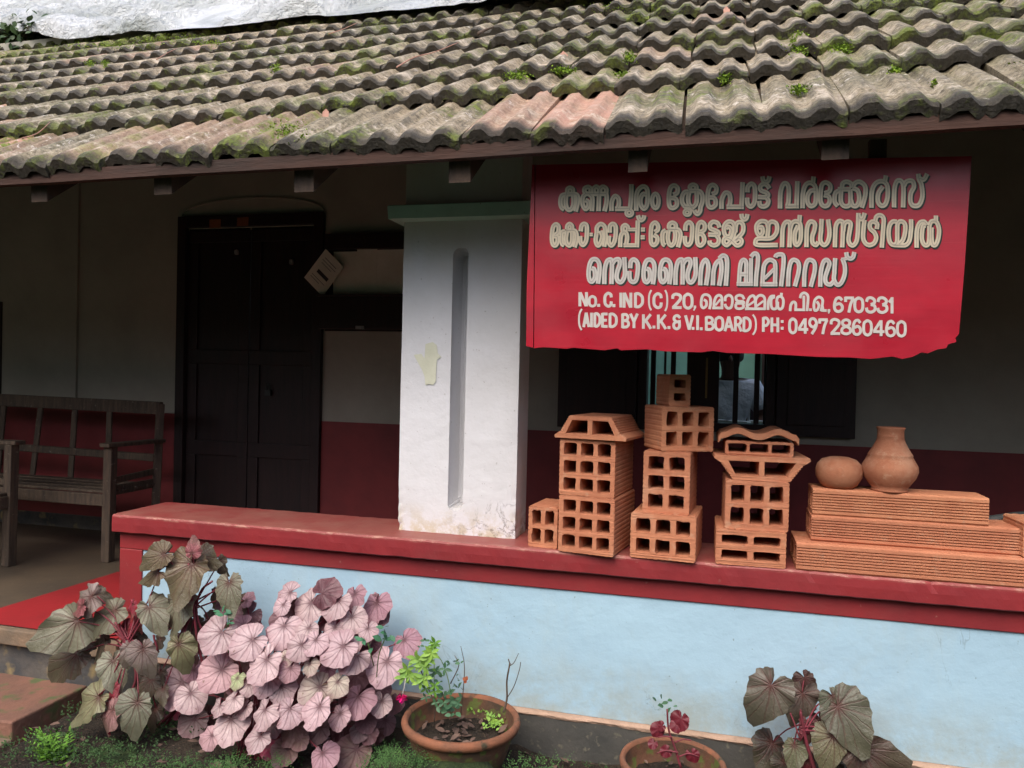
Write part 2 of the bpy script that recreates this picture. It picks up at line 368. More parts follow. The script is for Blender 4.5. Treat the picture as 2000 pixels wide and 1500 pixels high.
# ================================================================== SETTING
FL = -.135      # veranda floor
GR = -.60       # yard level
BW = 1.90       # back wall plane
LZ = .434       # ledge top
g = MB(); n_ = 60
vs = []; fs = []
def gz(x, y):
    d = max(0, -y-5.5) if y < -5.5 else 0  # unseen bank behind the camera, raised to block low sky
    dx = max(0, abs(x)-7)
    d2 = sqrt(d*d+dx*dx)
    h = min(3.6, .95*d2*min(1, d2/2)) if y < 9 else min(2, d2*.2)
    return GR + h + .03*noise.noise(Vector((x*2, y*2, 0))) + (.5*noise.noise(Vector((x*.7, y*.7, 3))) if d2 > 1 else 0)
xs = [-90, -60, -40, -28, -22] + [-18+i*.6 for i in range(61)] + [22, 28, 40, 60, 90]
ys = [-90, -60, -40, -28, -22] + [-18+i*.6 for i in range(31)] + [.02, .2, 4, 9, 14, 22, 40, 90]
for y in ys:
    for x in xs: vs.append((x, y, gz(x, y) if y < 0 or abs(x) > 11 or y > 12 else GR-.05))
nx = len(xs)
fs = [(j*nx+i, j*nx+i+1, (j+1)*nx+i+1, (j+1)*nx+i) for j in range(len(ys)-1) for i in range(nx-1)]
kind(link('ground', mesh('ground', vs, fs, True), M_BANK), 'structure')
# damp planting bed along the plinth
vs = []; N1, N2 = 120, 40
for j in range(N2+1):
    for i in range(N1+1):
        x = -3.2+i*5.9/N1; y = -1.25+j*1.27/N2
        h = noise.noise(Vector((x*5, y*5, 0)))*.02+noise.noise(Vector((x*18, y*18, 4)))*.01
        top = -.365+h+.05*exp(-((x+.98)/.30)**2)-.02*max(0, -y); k_ = min(1, max(0, (x+2.68)/.10))*min(1, max(0, (y+.95)/.3)); vs.append((x, y, GR-.02+(top-GR+.02)*(k_*k_*(3-2*k_))))
kind(link('garden_soil', mesh('garden_soil', vs, [(j*(N1+1)+i, j*(N1+1)+i+1, (j+1)*(N1+1)+i+1, (j+1)*(N1+1)+i) for j in range(N2) for i in range(N1)], True), M_SOIL), 'structure')

house = empty('house', 'low whitewashed house with mossy tiled roof, red ledge and pale blue veranda wall', 'house', (0, 0, 0))
# floor
kind(MB().box((-9, .02, FL-.06), (-2.556, .332, FL)).box((-9, .332, FL-.06), (2.9, BW, FL)).build('veranda_floor', M_FLOOR), 'structure')
p = [atz(-250, 1238, FL), atz(175, 1246, FL), atz(420, 1252, FL), atz(420, 1040, FL), atz(230, 1118, FL), atz(0, 1189, FL), atz(-250, 1262, FL)]
p[0] = Vector((-4.3, .021, FL)); p[1] = Vector((-2.8, .021, FL)); p[2] = Vector((-2.558, .021, FL)); p[3] = Vector((-2.558, 1.05, FL)); p[6] = Vector((-4.3, .02, FL))
kind(link('red_floor_band', mesh('red_floor_band', [q+Vector((0, 0, .004)) for q in p[:6]], [(0, 1, 2, 3, 4, 5)]), M_REDFLOOR), 'structure')
# entry steps
st = MB().box((-9, -.012, FL-.075), (-2.52, .06, FL-.002))
kind(st.build('step_edge', M_STEPNOSE, bevel=.006), 'structure')
kind(MB().box((-9, .03, -.62), (-2.52, .5, FL-.075)).build('step_riser', M_RISER), 'structure')
tr = MB().box((-9, -.36, -.62), (-2.71, .03, -.36))
kind(tr.build('entry_step', M_STEP, bevel=.008), 'structure')
kind(MB().box((-9, -.80, -.66), (-2.70, -.36, -.425)).build('lower_step', M_STEPNOSE, bevel=.01), 'structure')

# ---- parapet (front low wall with ledge)
para = empty('parapet', '', ''); del para['label']; del para['category']; para.parent = house
XL, XR = -2.564, 3.0
def extr(name, prof, x0, x1, mat, parent, bevel=0):
    m_ = len(prof); v = [(x0, y, z) for y, z in prof]+[(x1, y, z) for y, z in prof]
    f = [(i, (i+1) % m_, m_+(i+1) % m_, m_+i) for i in range(m_)]+[tuple(range(m_-1, -1, -1)), tuple(range(m_, 2*m_))]
    o = link(name, mesh(name, v, f), mat, parent)
    if bevel:
        b = o.modifiers.new('bevel', 'BEVEL'); b.width = bevel; b.segments = 2; b.limit_method = 'ANGLE'; b.angle_limit = radians(30)
    return o
def ledge_mesh():
    nx = 260; vs = []; fs = []
    prof = [(.34, LZ-.075), (.354, LZ-.07), (.354, LZ-.004), (.35, LZ), (.18, LZ), (.03, LZ), (.006, LZ-.001), (0, LZ-.008), (-.001, LZ-.04), (0, LZ-.074), (.004, LZ-.078), (.04, LZ-.078)]
    m_ = len(prof)
    for i in range(nx+1):
        x = XL+(XR-XL)*i/nx
        for k, (y, z) in enumerate(prof):
            q = Vector((x*9, y*9, z*9)); c = noise.noise(q*2.3)*.0022+noise.noise(q*.4)*.002
            chip = 0
            if k in (6, 7): chip = max(0, noise.noise(Vector((x*13, 5, 0)))-.45)*.02
            vs.append((x, y+c+chip, z+c*.6-chip*.5))
    fs = [(i*m_+k, i*m_+(k+1) % m_, (i+1)*m_+(k+1) % m_, (i+1)*m_+k) for i in range(nx) for k in range(m_)]
    fs += [tuple(range(m_)), tuple(nx*m_+k for k in range(m_-1, -1, -1))]
    return mesh('ledge', vs, fs)
link('ledge', ledge_mesh(), M_RED, para)
extr('ledge_band', [(.034, LZ-.079), (.034, .277), (.33, .277), (.33, LZ-.079)], -2.552, XR, M_RED, para, .004)
extr('red_post', [(.034, .2765), (.034, -.196), (.33, -.196), (.33, .2765)], -2.552, -2.434, M_RED, para, .004)
vs = []; NX, NZ = 200, 20
for j in range(NZ+1):
    for i in range(NX+1):
        x = -2.434+(XR+2.434)*i/NX; z = -.196+(.2765+.196)*j/NZ
        vs.append((x, .042+.0035*noise.noise(Vector((x*2.2, 0, z*2.2)))+.001*noise.noise(Vector((x*14, 3, z*14))), z))
k0 = len(vs); vs += [(-2.434, .32, -.196), (XR, .32, -.196), (XR, .32, .2765), (-2.434, .32, .2765)]
fs = [(j*(NX+1)+i, j*(NX+1)+i+1, (j+1)*(NX+1)+i+1, (j+1)*(NX+1)+i) for j in range(NZ) for i in range(NX)]+[(k0+1, k0, k0+3, k0+2)]
link('blue_panel', mesh('blue_panel', vs, fs, False), M_BLUE, para)
vs = []; NX = 240
pr_ = [(.33, -.197), (.05, -.197), (.024, -.1985), (.017, -.202), (.016, -.206), (.02, -.214)]
for i in range(NX+1):
    x = -2.52+(XR+2.52)*i/NX
    for k, (y, z) in enumerate(pr_):
        c = .006*noise.noise(Vector((x*7, y*5, k)))+.003*noise.noise(Vector((x*31, k, 0)))
        vs.append((x, y+c*(k > 1), z+c*.5*(k > 1)))
m_ = len(pr_)
link('mortar_strip', mesh('mortar_strip', vs, [(i*m_+k, i*m_+k+1, (i+1)*m_+k+1, (i+1)*m_+k) for i in range(NX) for k in range(m_-1)]), M_STRIPE, para)
extr('plinth', [(.021, -.212), (.016, -.75), (.33, -.75), (.33, -.212)], -2.52, XR, M_CEMENT, para)

# ---- pillar with a rounded groove
pil = MB(); PX0, PX1, PY0, PY1, PZ1 = -1.262, -.750, .14, .31, 1.722
GX, GZ0, GZ1, GR_ = -1.008, .565, 1.575, .033
xs = sorted(set([round(v, 5) for v in [PX0+i*.02 for i in range(13)]+[PX1-i*.02 for i in range(12)]+[GX+GR_*t for t in (-1, -.97, -.85, -.6, -.3, 0, .3, .6, .85, .97, 1)]+[PX0, PX1]]))
zs = sorted(set([round(v, 5) for v in [LZ-.004+i*.0128 for i in range(101)]+[GZ1+GR_*t for t in (1, .97, .85)]+[GZ0-GR_*t for t in (1, .97, .85)]+[PZ1]]))
zs = [z for z in zs if z <= PZ1]
vs = []
for z in zs:
    for x in xs:
        zz = min(max(z, GZ0), GZ1); d = sqrt((x-GX)**2+(z-zz)**2)
        dep = .125*min(1, (GR_-d)/(.16*GR_))+.006*(1-d/GR_) if d < GR_ else 0
        wob = .0025*noise.noise(Vector((x*5, 1, z*5)))+.001*noise.noise(Vector((x*25, 1, z*25)))
        ed = max(0, 1-min(x-PX0, PX1-x)/.03); lo = max(0, 1-(z-LZ)/.22)
        chip = ed*lo*max(0, noise.noise(Vector((x*30, 2, z*30)))+.25)*.014 + ed*.003
        y = PY0+dep+wob+chip
        vs.append((x+(chip if x < GX else -chip)*.6*ed, y, z))
nxx = len(xs)
fs = [(j*nxx+i, j*nxx+i+1, (j+1)*nxx+i+1, (j+1)*nxx+i) for j in range(len(zs)-1) for i in range(nxx-1)]
k0 = len(vs); L = len(zs)
for j, z in enumerate(zs):
    vs.append((PX0+.001*noise.noise(Vector((0, 0, z*9))), PY1, z)); vs.append((PX1, PY1, z))
for j in range(L-1):
    fs.append((k0+2*j, j*nxx, (j+1)*nxx, k0+2*j+2)); fs.append((j*nxx+nxx-1, k0+2*j+1, k0+2*j+3, (j+1)*nxx+nxx-1))
    fs.append((k0+2*j+1, k0+2*j, k0+2*j+2, k0+2*j+3))
pillar = link('pillar', mesh('pillar', vs, fs, False), M_WHITE, house)
m = pillar.data
MB().box((PX0+.006, PY0+.004, PZ1-.002), (PX1-.006, PY1, 2.25)).build('pillar_neck', M_WHITE, pillar)
cp = []
for (e, z) in ((.0, PZ1-.002), (.048, PZ1+.004), (.052, PZ1+.056), (.046, PZ1+.060)):
    cp.append([(PX0-e, PY0-e, z), (PX1+e, PY0-e, z), (PX1+e, PY1+e, z), (PX0-e, PY1+e, z)])
vs = [q for r_ in cp for q in r_]
fs = [(i*4+k, i*4+(k+1) % 4, (i+1)*4+(k+1) % 4, (i+1)*4+k) for i in range(3) for k in range(4)]+[(3, 2, 1, 0), (12, 13, 14, 15)]
link('capital', mesh('capital', vs, fs), M_TEAL, pillar)
# peeled patch (paper once stuck there) on the pillar face
pp = [(808, 693), (823, 691), (829, 700), (831, 672), (845, 668), (853, 674), (855, 690), (862, 697), (853, 703), (851, 745), (846, 752), (838, 750), (831, 752), (829, 735), (824, 722), (815, 706)]
link('peeled_patch', mesh('peeled_patch', [at(x, y, PY0-.0035) for x, y in pp], [tuple(range(len(pp)))[::-1]]), M_PATCH, pillar)

# ---- back wall (with door and window openings), cornice, dado
DX0, DX1, DZ1 = -3.725, -2.575, 2.165
WX0, WX1, WZ0, WZ1 = -.44, .36, .78, 1.95
wl = MB(); T = .22; Y0, Y1 = BW, BW+T; ZT = 3.55
for a, b in (((-9, FL), (DX0, ZT)), ((DX0, DZ1), (DX1, ZT)), ((DX1, FL), (WX0, ZT)), ((WX0, FL), (WX1, WZ0)), ((WX0, WZ1), (WX1, ZT)), ((WX1, FL), (2.79, ZT))):
    wl.box((a[0], Y0, a[1]-.1), (b[0], Y1, b[1]))
back = wl.build('wall', M_WALL, house)
# shallow corner pilaster, arched moulding over the door
arc = MB(); A0 = (DX0+DX1)/2
ap = []
for i in range(25):
    t = pi*i/24; ap.append((A0+.56*cos(t), BW-.003, DZ1+.01+.11*sin(t)))
for i in range(24):
    a, b = Vector(ap[i]), Vector(ap[i+1]); arc.beam(a, b, .008, .02, Vector((0, 1, 0)))
arc.build('door_arch', M_WALL, back)
dd = MB()
for a, b in ((-9, DX0-.002), (DX1+.002, WX0-.26), ):
    dd.box((a, BW-.006, FL), (b, BW+.01, .755 if b < -1 and a < -5 else .745))
dd.box((WX0-.26, BW-.006, FL), (2.79, BW+.01, .728))
dd.build('dado', M_DADO, back)
MB().box((-9, BW-.010, FL), (DX0-.002, BW+.01, FL+.10)).build('skirting', M_RISER, back)
# left verge return: slight step in plaster
MB().box((-9, BW-.02, .757), (at(154, 600, BW).x, BW+.01, 3.4)).build('plaster_panel', M_WALL, back)
# dark doorway edge at far left
MB().box((-6.2, BW-.03, .3), (at(9, 650, BW).x, BW+.01, 1.56)).build('dark_shutter', M_WOODD, back)

# ---- door
door = MB(); door.box((DX0, BW-.035, FL), (DX0+.07, BW+.08, DZ1)).box((DX1-.07, BW-.035, FL), (DX1, BW+.08, DZ1)).box((DX0+.07, BW-.035, DZ1-.08), (DX1-.07, BW+.08, DZ1))
door = door.build('door', M_WOODD, house, bevel=.004)
cx = (DX0+DX1)/2
for s_, (a, b) in enumerate(((DX0+.072, cx-.003), (cx+.003, DX1-.072))):
    lf = MB(); y0, y1 = BW+.0, BW+.04; z0, z1 = FL+.01, DZ1-.083
    lf.box((a, y0+.015, z0), (b, y1, z1))
    for zz in (z0, .47, 1.12, z1-.1): lf.box((a, y0, zz), (b, y0+.014, zz+.1))
    lf.box((a, y0, z0+.1), (a+.08, y0+.014, .47)).box((b-.08, y0, z0+.1), (b, y0+.014, .47))
    lf.box((a, y0, .57), (a+.08, y0+.014, 1.12)).box((b-.08, y0, .57), (b, y0+.014, 1.12))
    lf.box((a, y0, 1.22), (a+.08, y0+.014, z1-.1)).box((b-.08, y0, 1.22), (b, y0+.014, z1-.1))
    lf.build('door_leaf', M_WOODD, door, bevel=.004)
pk = at(521, 760, BW-.02)
lk = MB().box((pk.x-.022, BW-.012, pk.z-.045), (pk.x+.022, BW+.004, pk.z-.005))
lk.tube([pk+Vector((-.014, .01, -.005)), pk+Vector((-.014, .01, .02)), pk+Vector((0, .01, .034)), pk+Vector((.014, .01, .02)), pk+Vector((.014, .01, -.005))], .004, 6)
lk.build('padlock', M_PIPE, door)
for (x, y) in ((420, 437), (474, 433)):
    q = at(x, y, BW-.037); MB().box((q.x-.045, BW-.038, q.z-.03), (q.x+.045, BW-.0355, q.z+.03)).build('sticker', M_ORANGE, door)
for (x, y) in ((463, 493), (570, 512)):
    q = at(x, y, BW); MB().lathe([(.0, -.02), (.014, -.015), (.017, 0), (.014, .015), (0, .02)], 10, (q.x, BW-.005, q.z)).build('knob', M_METAL, door)

# ---- barred window with shutters folded open
win = MB(); fr = .055
win.box((WX0, BW-.03, WZ0), (WX0+fr, BW+.12, WZ1)).box((WX1-fr, BW-.03, WZ0), (WX1, BW+.12, WZ1)).box((WX0+fr, BW-.03, WZ1-fr), (WX1-fr, BW+.12, WZ1)).box((WX0+fr, BW-.03, WZ0), (WX1-fr, BW+.12, WZ0+fr))
for x0, x1 in ((1341, 1404),):
    a = at(x0, 760, BW+.02).x; b = at(x1, 760, BW+.02).x
    win.box((a, BW-.02, WZ0+fr), (b, BW+.1, WZ1-fr))
win = win.build('window', M_WOODD, house, bevel=.004)
for x in (1275, 1298, 1314, 1437, 1478, 1494):
    wd = .030 if x in (1275, 1314, 1437, 1478) else .014
    a = at(x, 760, BW+.04).x
    MB().box((a-wd/2, BW+.03, WZ0+fr), (a+wd/2, BW+.05, WZ1-fr)).build('window_bar', M_WOODD, win)
for a, b in ((-.928, WX0-.004), (WX1+.004, .792)):
    sh = MB().box((a, BW-.05, .775), (b, BW-.025, WZ1))
    sh.box((a+.06, BW-.058, .84), (b-.06, BW-.051, 1.28)).box((a+.06, BW-.058, 1.36), (b-.06, BW-.051, WZ1-.06))
    sh.build('shutter', M_WOODD, win, bevel=.003)
q = at(1380, 735, BW-.03)
MB().box((q.x-.006, BW-.03, q.z-.13), (q.x+.006, BW-.021, q.z+.11)).build('highlight_strip', M_HILITE, win)  # thin strip put in for the gold highlight on the post

# ---- the room behind the window
rm = MB(); RY = 5.0
rm.box((-2.2, RY, FL), (1.949, RY+.2, 3.3))
rm.box((-2.4, Y1, 2.3), (-2.2, RY+.2, 3.3)).box((-2.4, Y1, FL), (-2.2, 2.6, 2.3))
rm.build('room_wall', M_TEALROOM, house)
MB().box((-2.2, Y1, 2.6), (-.5, RY, 2.64)).build('room_ceiling', M_WALL, house)
kind(MB().box((-8, BW, FL-.06), (2.9, 9.4, FL-.002)).build('room_floor', M_FLOOR), 'structure')
# dark cupboard of the room, shelves on it
cb = MB(); a = at(1436, 700, 4.6).x
CX0 = at(1488, 700, 4.6).x
cb.box((CX0, 4.55, FL), (1.5, RY-.01, 1.9))
kb = cb.build('cupboard', M_WOODD); tag(kb, 'dark wooden cupboard at the back of the room behind the barred window', 'cupboard')

# ================================================================== ROOF
AL = radians(35); CA, SA = cos(AL), sin(AL)
EY, EZ = -.45, 1.835
def RP(x, s, h=0): return Vector((x, EY+s*CA-h*SA, EZ+s*SA+h*CA+.0075*(x+.64)))
RIDGE = 7.6
roof = empty('roof', '', '', (0, 0, 0)); del roof['label']; del roof['category']; roof.parent = house
def slab(name, x0, x1, s0, s1, h0, h1, mat, parent):
    v = [RP(x, s, h) for x in (x0, x1) for s in (s0, s1) for h in (h0, h1)]
    f = [(0, 1, 3, 2), (4, 6, 7, 5), (0, 4, 5, 1), (2, 3, 7, 6), (0, 2, 6, 4), (1, 5, 7, 3)]
    return link(name, mesh(name, v, f), mat, parent)
slab('roof_boarding', -9.5, 3.3, .03, 3.25, -.035, -.02, M_RAFTER, roof)
slab('roof_boarding', -9.5, -.3, 3.251, RIDGE, -.035, -.02, M_RAFTER, roof)  # upper roof stops short, out of view, so light reaches the room
# unseen rear slope and end walls against side light, open beside the room
rp = RP(0, RIDGE)
vb = [(-9.5, rp.y, rp.z), (-.3, rp.y, rp.z), (-.3, rp.y+4, rp.z-3), (-9.5, rp.y+4, rp.z-3)]
link('rear_slope', mesh('rear_slope', vb+[(x, y, z-.03) for x, y, z in vb], [(0, 1, 2, 3), (7, 6, 5, 4), (0, 4, 5, 1), (1, 5, 6, 2), (2, 6, 7, 3), (3, 7, 4, 0)]), M_RAFTER, roof)
def gable(name, x, y0, y1, zb, zt):
    f = lambda y: EZ+(y-EY)*SA/CA-.06 if y < rp.y else rp.z-.06-(y-rp.y)*.75
    a0 = [(x, y0, zb), (x, y1, zb)] + ([(x, y1, f(y1))] + ([(x, rp.y, f(rp.y-.001))] if y0 < rp.y < y1 else []) + [(x, y0, f(y0))] if zt is None else [(x, y1, zt), (x, y0, zt)])
    n_ = len(a0)
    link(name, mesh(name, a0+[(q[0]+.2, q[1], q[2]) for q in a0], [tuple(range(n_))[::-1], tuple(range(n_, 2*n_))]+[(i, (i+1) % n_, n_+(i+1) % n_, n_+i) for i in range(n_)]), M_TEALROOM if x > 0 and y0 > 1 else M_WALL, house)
gable('gable_wall', -9.2, .0, 9.6, FL-.5, None)
gable('gable_wall', 2.8, .0, 2.15, FL-.5, None)
gable('gable_wall', 1.95, 2.15, 9.6, FL-.5, .3)  # unseen end wall kept low to let light in
# fascia, slightly wavy
fv = []
for i in range(81):
    x = -9.3+i*12.5/80; w1 = .006*noise.noise(Vector((x*1.3, 0, 0))); w2 = .006*noise.noise(Vector((x*1.1, 4, 0)))+.002*noise.noise(Vector((x*12, 4, 0)))
    dz = .0075*(x+.64)
    fv += [(x, EY-.005+w1, 1.803+w2+dz), (x, EY+.03+w1, 1.803+w2+dz), (x, EY+.03+w1, EZ+.012+dz), (x, EY-.005+w1, EZ+.012+dz)]
link('fascia_board', mesh('fascia_board', fv, [(i*4+k, i*4+(k+1) % 4, (i+1)*4+(k+1) % 4, (i+1)*4+k) for i in range(80) for k in range(4)]), M_FASCIA, roof)
# rafters with cut tails
for i, x in enumerate([-2.58+.583*k for k in range(-11, 10)]):
    xx = x+rnd(-.01, .01)
    rw = .030 if i % 3 == 0 and xx > -.5 else .038
    a = RP(xx, .05, -.037); hgt = .085+rnd(-.012, .012)
    drop = (0, hgt)
    v = []
    for sx in (-rw, rw):
        v += [RP(xx+sx, .035, -.037), RP(xx+sx, .035, -.037)+Vector((0, .004, -hgt)), RP(xx+sx, .15, -.037-hgt*CA), RP(xx+sx, 3.6, -.037-hgt*CA), RP(xx+sx, 3.6, -.037)]
    link('rafter', mesh('rafter', v, [(0, 4, 3, 2, 1), (5, 6, 7, 8, 9), (0, 1, 6, 5), (1, 2, 7, 6), (2, 3, 8, 7), (3, 4, 9, 8), (4, 0, 5, 9)]), M_RAFTER, roof)

# ---- clay roof tiles: pressed two-roll tiles
def tile_mesh(seed, Lt, ex, W=.231):
    U = 20; rows = [0, .03, .10, .5, 1.0] if Lt < .5 else [0, .02, .07, .3, .6, 1.0]
    def prof(u):
        p = (u*2) % 1.0
        t = .5-.5*cos(2*pi*min(1, max(0, (p-.06)/.82)))
        t = min(1, 1.22*t**.8)
        gr = .12*exp(-((p-.47)/.035)**2)
        return .025*(t-gr*.9)
    vs = []; uvs = []
    for k, fy in enumerate(rows):
        for i in range(U+1):
            u = i/U; y = fy*Lt
            nz = noise.noise(Vector((u*6+seed*9, y*9, seed)))*.0035
            dz = (-.012 if k == 0 else -.003 if k == 1 else 0)
            jag = noise.noise(Vector((u*11+seed*5, seed*3, 0)))*.010 if k < 2 else 0
            z = prof(u)+.043*(1-y/ex)+nz+dz
            vs.append(Vector(((u-.5)*W, y+jag, z))); uvs.append((u, fy))
    n0 = len(vs); th = .030
    for k, fy in enumerate(rows):
        for i in range(U+1):
            q = vs[k*(U+1)+i]; vs.append(q+Vector((0, 0, -th-(.006 if k == 0 else 0)))); uvs.append((i/U, fy))
    R_ = len(rows); a = U+1; fs = []
    for k in range(R_-1):
        for i in range(U):
            fs.append((k*a+i, k*a+i+1, (k+1)*a+i+1, (k+1)*a+i))
        fs.append((k*a, (k+1)*a, n0+(k+1)*a, n0+k*a)); fs.append((k*a+U, n0+k*a+U, n0+(k+1)*a+U, (k+1)*a+U))
    for i in range(U): fs.append((i, n0+i, n0+i+1, i+1))
    for k in (0,):
        for i in range(U): fs.append((n0+k*a+i, n0+(k+1)*a+i, n0+(k+1)*a+i+1, n0+k*a+i+1))
    me = mesh('roof_tile', vs, fs, False, uvs)
    sm = [len(p_.vertices) == 4 for p_ in me.polygons]
    me.polygons.foreach_set('use_smooth', sm)
    me.materials.append(M_TILE)
    try: me.set_sharp_from_angle(angle=radians(50))
    except Exception: pass
    return me
TM = [tile_mesh(i, .42, .30) for i in range(6)]; TE = [tile_mesh(i+7, .62, .50) for i in range(5)]
rowrng = {}
cnt = 0
rot0 = Matrix.Rotation(AL, 4, 'X')
extra = []
for r_ in range(0, 12):
    s0 = 0 if r_ == 0 else .50+.30*(r_-1)
    y = EY+s0*CA; d = y-CAM.y; z = EZ+s0*SA
    # horizontal reach of the view at that row
    xl = at(-60, 200, y).x-.1; xr = at(2060, 200, y).x+.1
    off = .1175*(r_ % 2)*0+rnd(-.02, .02)
    k0_, k1_ = int(math.floor((-9.2-off)/.235)), int(math.ceil((3.1-off)/.235))
    for k in range(k0_, k1_):
        x = k*.235+off
        seen = xl < x < xr and r_ < 11
        if r_ >= 9 and x > -2.6: seen = False
        if r_ >= 10 and x > -4.6: seen = False
        M = Matrix.Translation(RP(x+rnd(-.006, .006), s0+rnd(-.016, .018), rnd(-.003, .006))) @ rot0 @ Matrix.Rotation(rnd(-.03, .03), 4, 'Z') @ Matrix.Rotation(rnd(-.03, .03), 4, 'Y') @ Matrix.Rotation(rnd(-.012, .02), 4, 'X')
        if random.random() < .08 and r_ > 0: M = M @ Matrix.Translation((rnd(-.012, .012), rnd(-.04, .03), rnd(0, .012))) @ Matrix.Rotation(rnd(-.05, .05), 4, 'Z')
        me = random.choice(TE if r_ == 0 else TM)
        if seen and cnt < 296:
            o = link('roof_tile', me, None, roof); o.matrix_world = M; cnt += 1
            o.color = (0, 0, 0, 1)
            px = x
            if r_ == 0:
                rd = 0; mo = 0
                if abs(px-(-.40)) < .12: rd = .85
                elif abs(px-(-.80)) < .12: rd = .5
                elif abs(px-(-2.1)) < .3: rd = .35; 
                elif random.random() < .2: rd = .3
                if abs(px-(-1.62)) < .20: mo = .75
                if abs(px-(-2.45)) < .12: mo = .4
                o.color = (rd, mo, 0, 1)
            else:
                rr = random.random()
                if rr < .05: o.color = (rnd(.2, .45), 0, 0, 1)
                elif rr < .20: o.color = (0, rnd(.2, .55), 0, 1)
            if r_ >= 8 and x < -1: o.color = (0, .7, 0, 1)
        elif (r_ < 9 or x < -2.4) and (x < xr+3 and x > xl-3):
            extra.append((me, M))
vs = []; fs = []
for me, M in extra:
    k = len(vs); vs += [M @ v.co for v in me.vertices]; fs += [tuple(i+k for i in p_.vertices) for p_ in me.polygons]
o = link('roof_tile_field', mesh('roof_tile_field', vs, fs, True, [(.5, .5)]*len(vs)), M_TILE, roof); kind(o, 'stuff')

# ---- white plastic sheet over the upper roof
edge = [(-9.2, 3.3), (-6.5, 3.3), (-5.2, 2.98), (-4.75, 2.76), (-4.3, 2.72), (-3.8, 2.64), (-3.2, 2.52), (-2.9, 2.52), (-2.6, 2.58), (-2.3, 2.42), (-1.9, 2.40), (-1.5, 2.32), (-1.1, 2.24), (-.8, 2.16), (-.5, 2.22), (-.2, 2.25), (.6, 2.4), (3, 2.5), (3.3, 2.5)]
def es(x):
    for (a, b), (c, d) in zip(edge, edge[1:]):
        if a <= x <= c: return b+(d-b)*(x-a)/(c-a)
    return 2.6
vs = []; NX, NS = 420, 110
for j in range(NS+1):
    t = (j/NS)**1.4
    for i in range(NX+1):
        x = -9.2+8.95*i/NX; e = es(x)+.05*noise.noise(Vector((x*3, 0, 7)))+.03*noise.noise(Vector((x*9, 0, 2)))
        s = e+(RIDGE-e)*t
        q = Vector((x*1.3, s*2.2, 0)); h = .085+.12*noise.noise(q)+.10*abs(noise.noise(q*2.3+Vector((3, 1, 0))))+.03*abs(noise.noise(q*6))
        h += .02*noise.noise(q*13)
        if j < 6: h = h*(.35+.65*j/6)+.05
        if x < -4.6 and s < 4.6: h += .10*(-4.6-x)*max(0, 1-(s-3.2)/1.4)
        vs.append(RP(x, s, max(.088, h)))
a = NX+1
o = link('tarpaulin', mesh('tarpaulin', vs, [(j*a+i, j*a+i+1, (j+1)*a+i+1, (j+1)*a+i) for j in range(NS) for i in range(NX)], True), M_TARP)
tag(o, 'crumpled white plastic sheet spread over the upper part of the tiled roof', 'tarpaulin')

# ================================================================== SIGN
SY = -.25
sg = empty('signboard', 'red painted wooden signboard hanging under the eave with cream lettering', 'sign', (0, 0, 0))
def sp(x, y, d=0):
    q = at(x, y, SY); return Vector((q.x, SY-d, q.z))
def plate(name, pts, y0, th, mat, parent):
    P = [Vector((q[0], 0, q[1])) for q in pts]; m_ = len(P)
    v = [(q.x, y0, q.z) for q in P]+[(q.x, y0+th, q.z) for q in P]
    f = [tuple(range(m_-1, -1, -1)), tuple(range(m_, 2*m_))]+[(i, (i+1) % m_, m_+(i+1) % m_, m_+i) for i in range(m_)]
    me = mesh(name, v, f); bm = bmesh.new(); bm.from_mesh(me); bmesh.ops.recalc_face_normals(bm, faces=bm.faces); bmesh.ops.triangulate(bm, faces=[f_ for f_ in bm.faces if len(f_.verts) > 4]); bm.to_mesh(me); bm.free()
    return link(name, me, mat, parent)
def spx(L_): return [(sp(x, y).x, sp(x, y).z) for x, y in L_]
jag = [(1046, 322), (1898, 305), (1884, 520), (1873, 652), (1866, 660), (1868, 668), (1852, 672), (1848, 680), (1832, 682), (1812, 690), (1800, 688), (1782, 697), (1762, 701), (1744, 696), (1700, 701), (1660, 698), (1600, 697), (1500, 691), (1420, 689), (1392, 685), (1370, 688), (1300, 686), (1262, 682), (1212, 684), (1205, 680), (1180, 684), (1120, 679), (1105, 681), (1062, 678), (1043, 680)]
plate('board', spx(jag), SY, .022, M_SIGN, sg)
plate('edge_batten', spx([(1040, 322), (1044.6, 322), (1041.6, 679), (1028, 676), (1029, 560)]), SY-.003, .025, M_SIGN, sg)
MB().box((sp(1230, 320).x, SY+.022, sp(1230, 690).z+.02), (sp(1230, 320).x+.05, SY+.05, 1.86)).build('hanger_batten', M_RAFTER, sg)
MB().box((sp(1700, 320).x, SY+.022, sp(1700, 680).z+.02), (sp(1700, 320).x+.05, SY+.05, 1.86)).build('hanger_batten', M_RAFTER, sg)

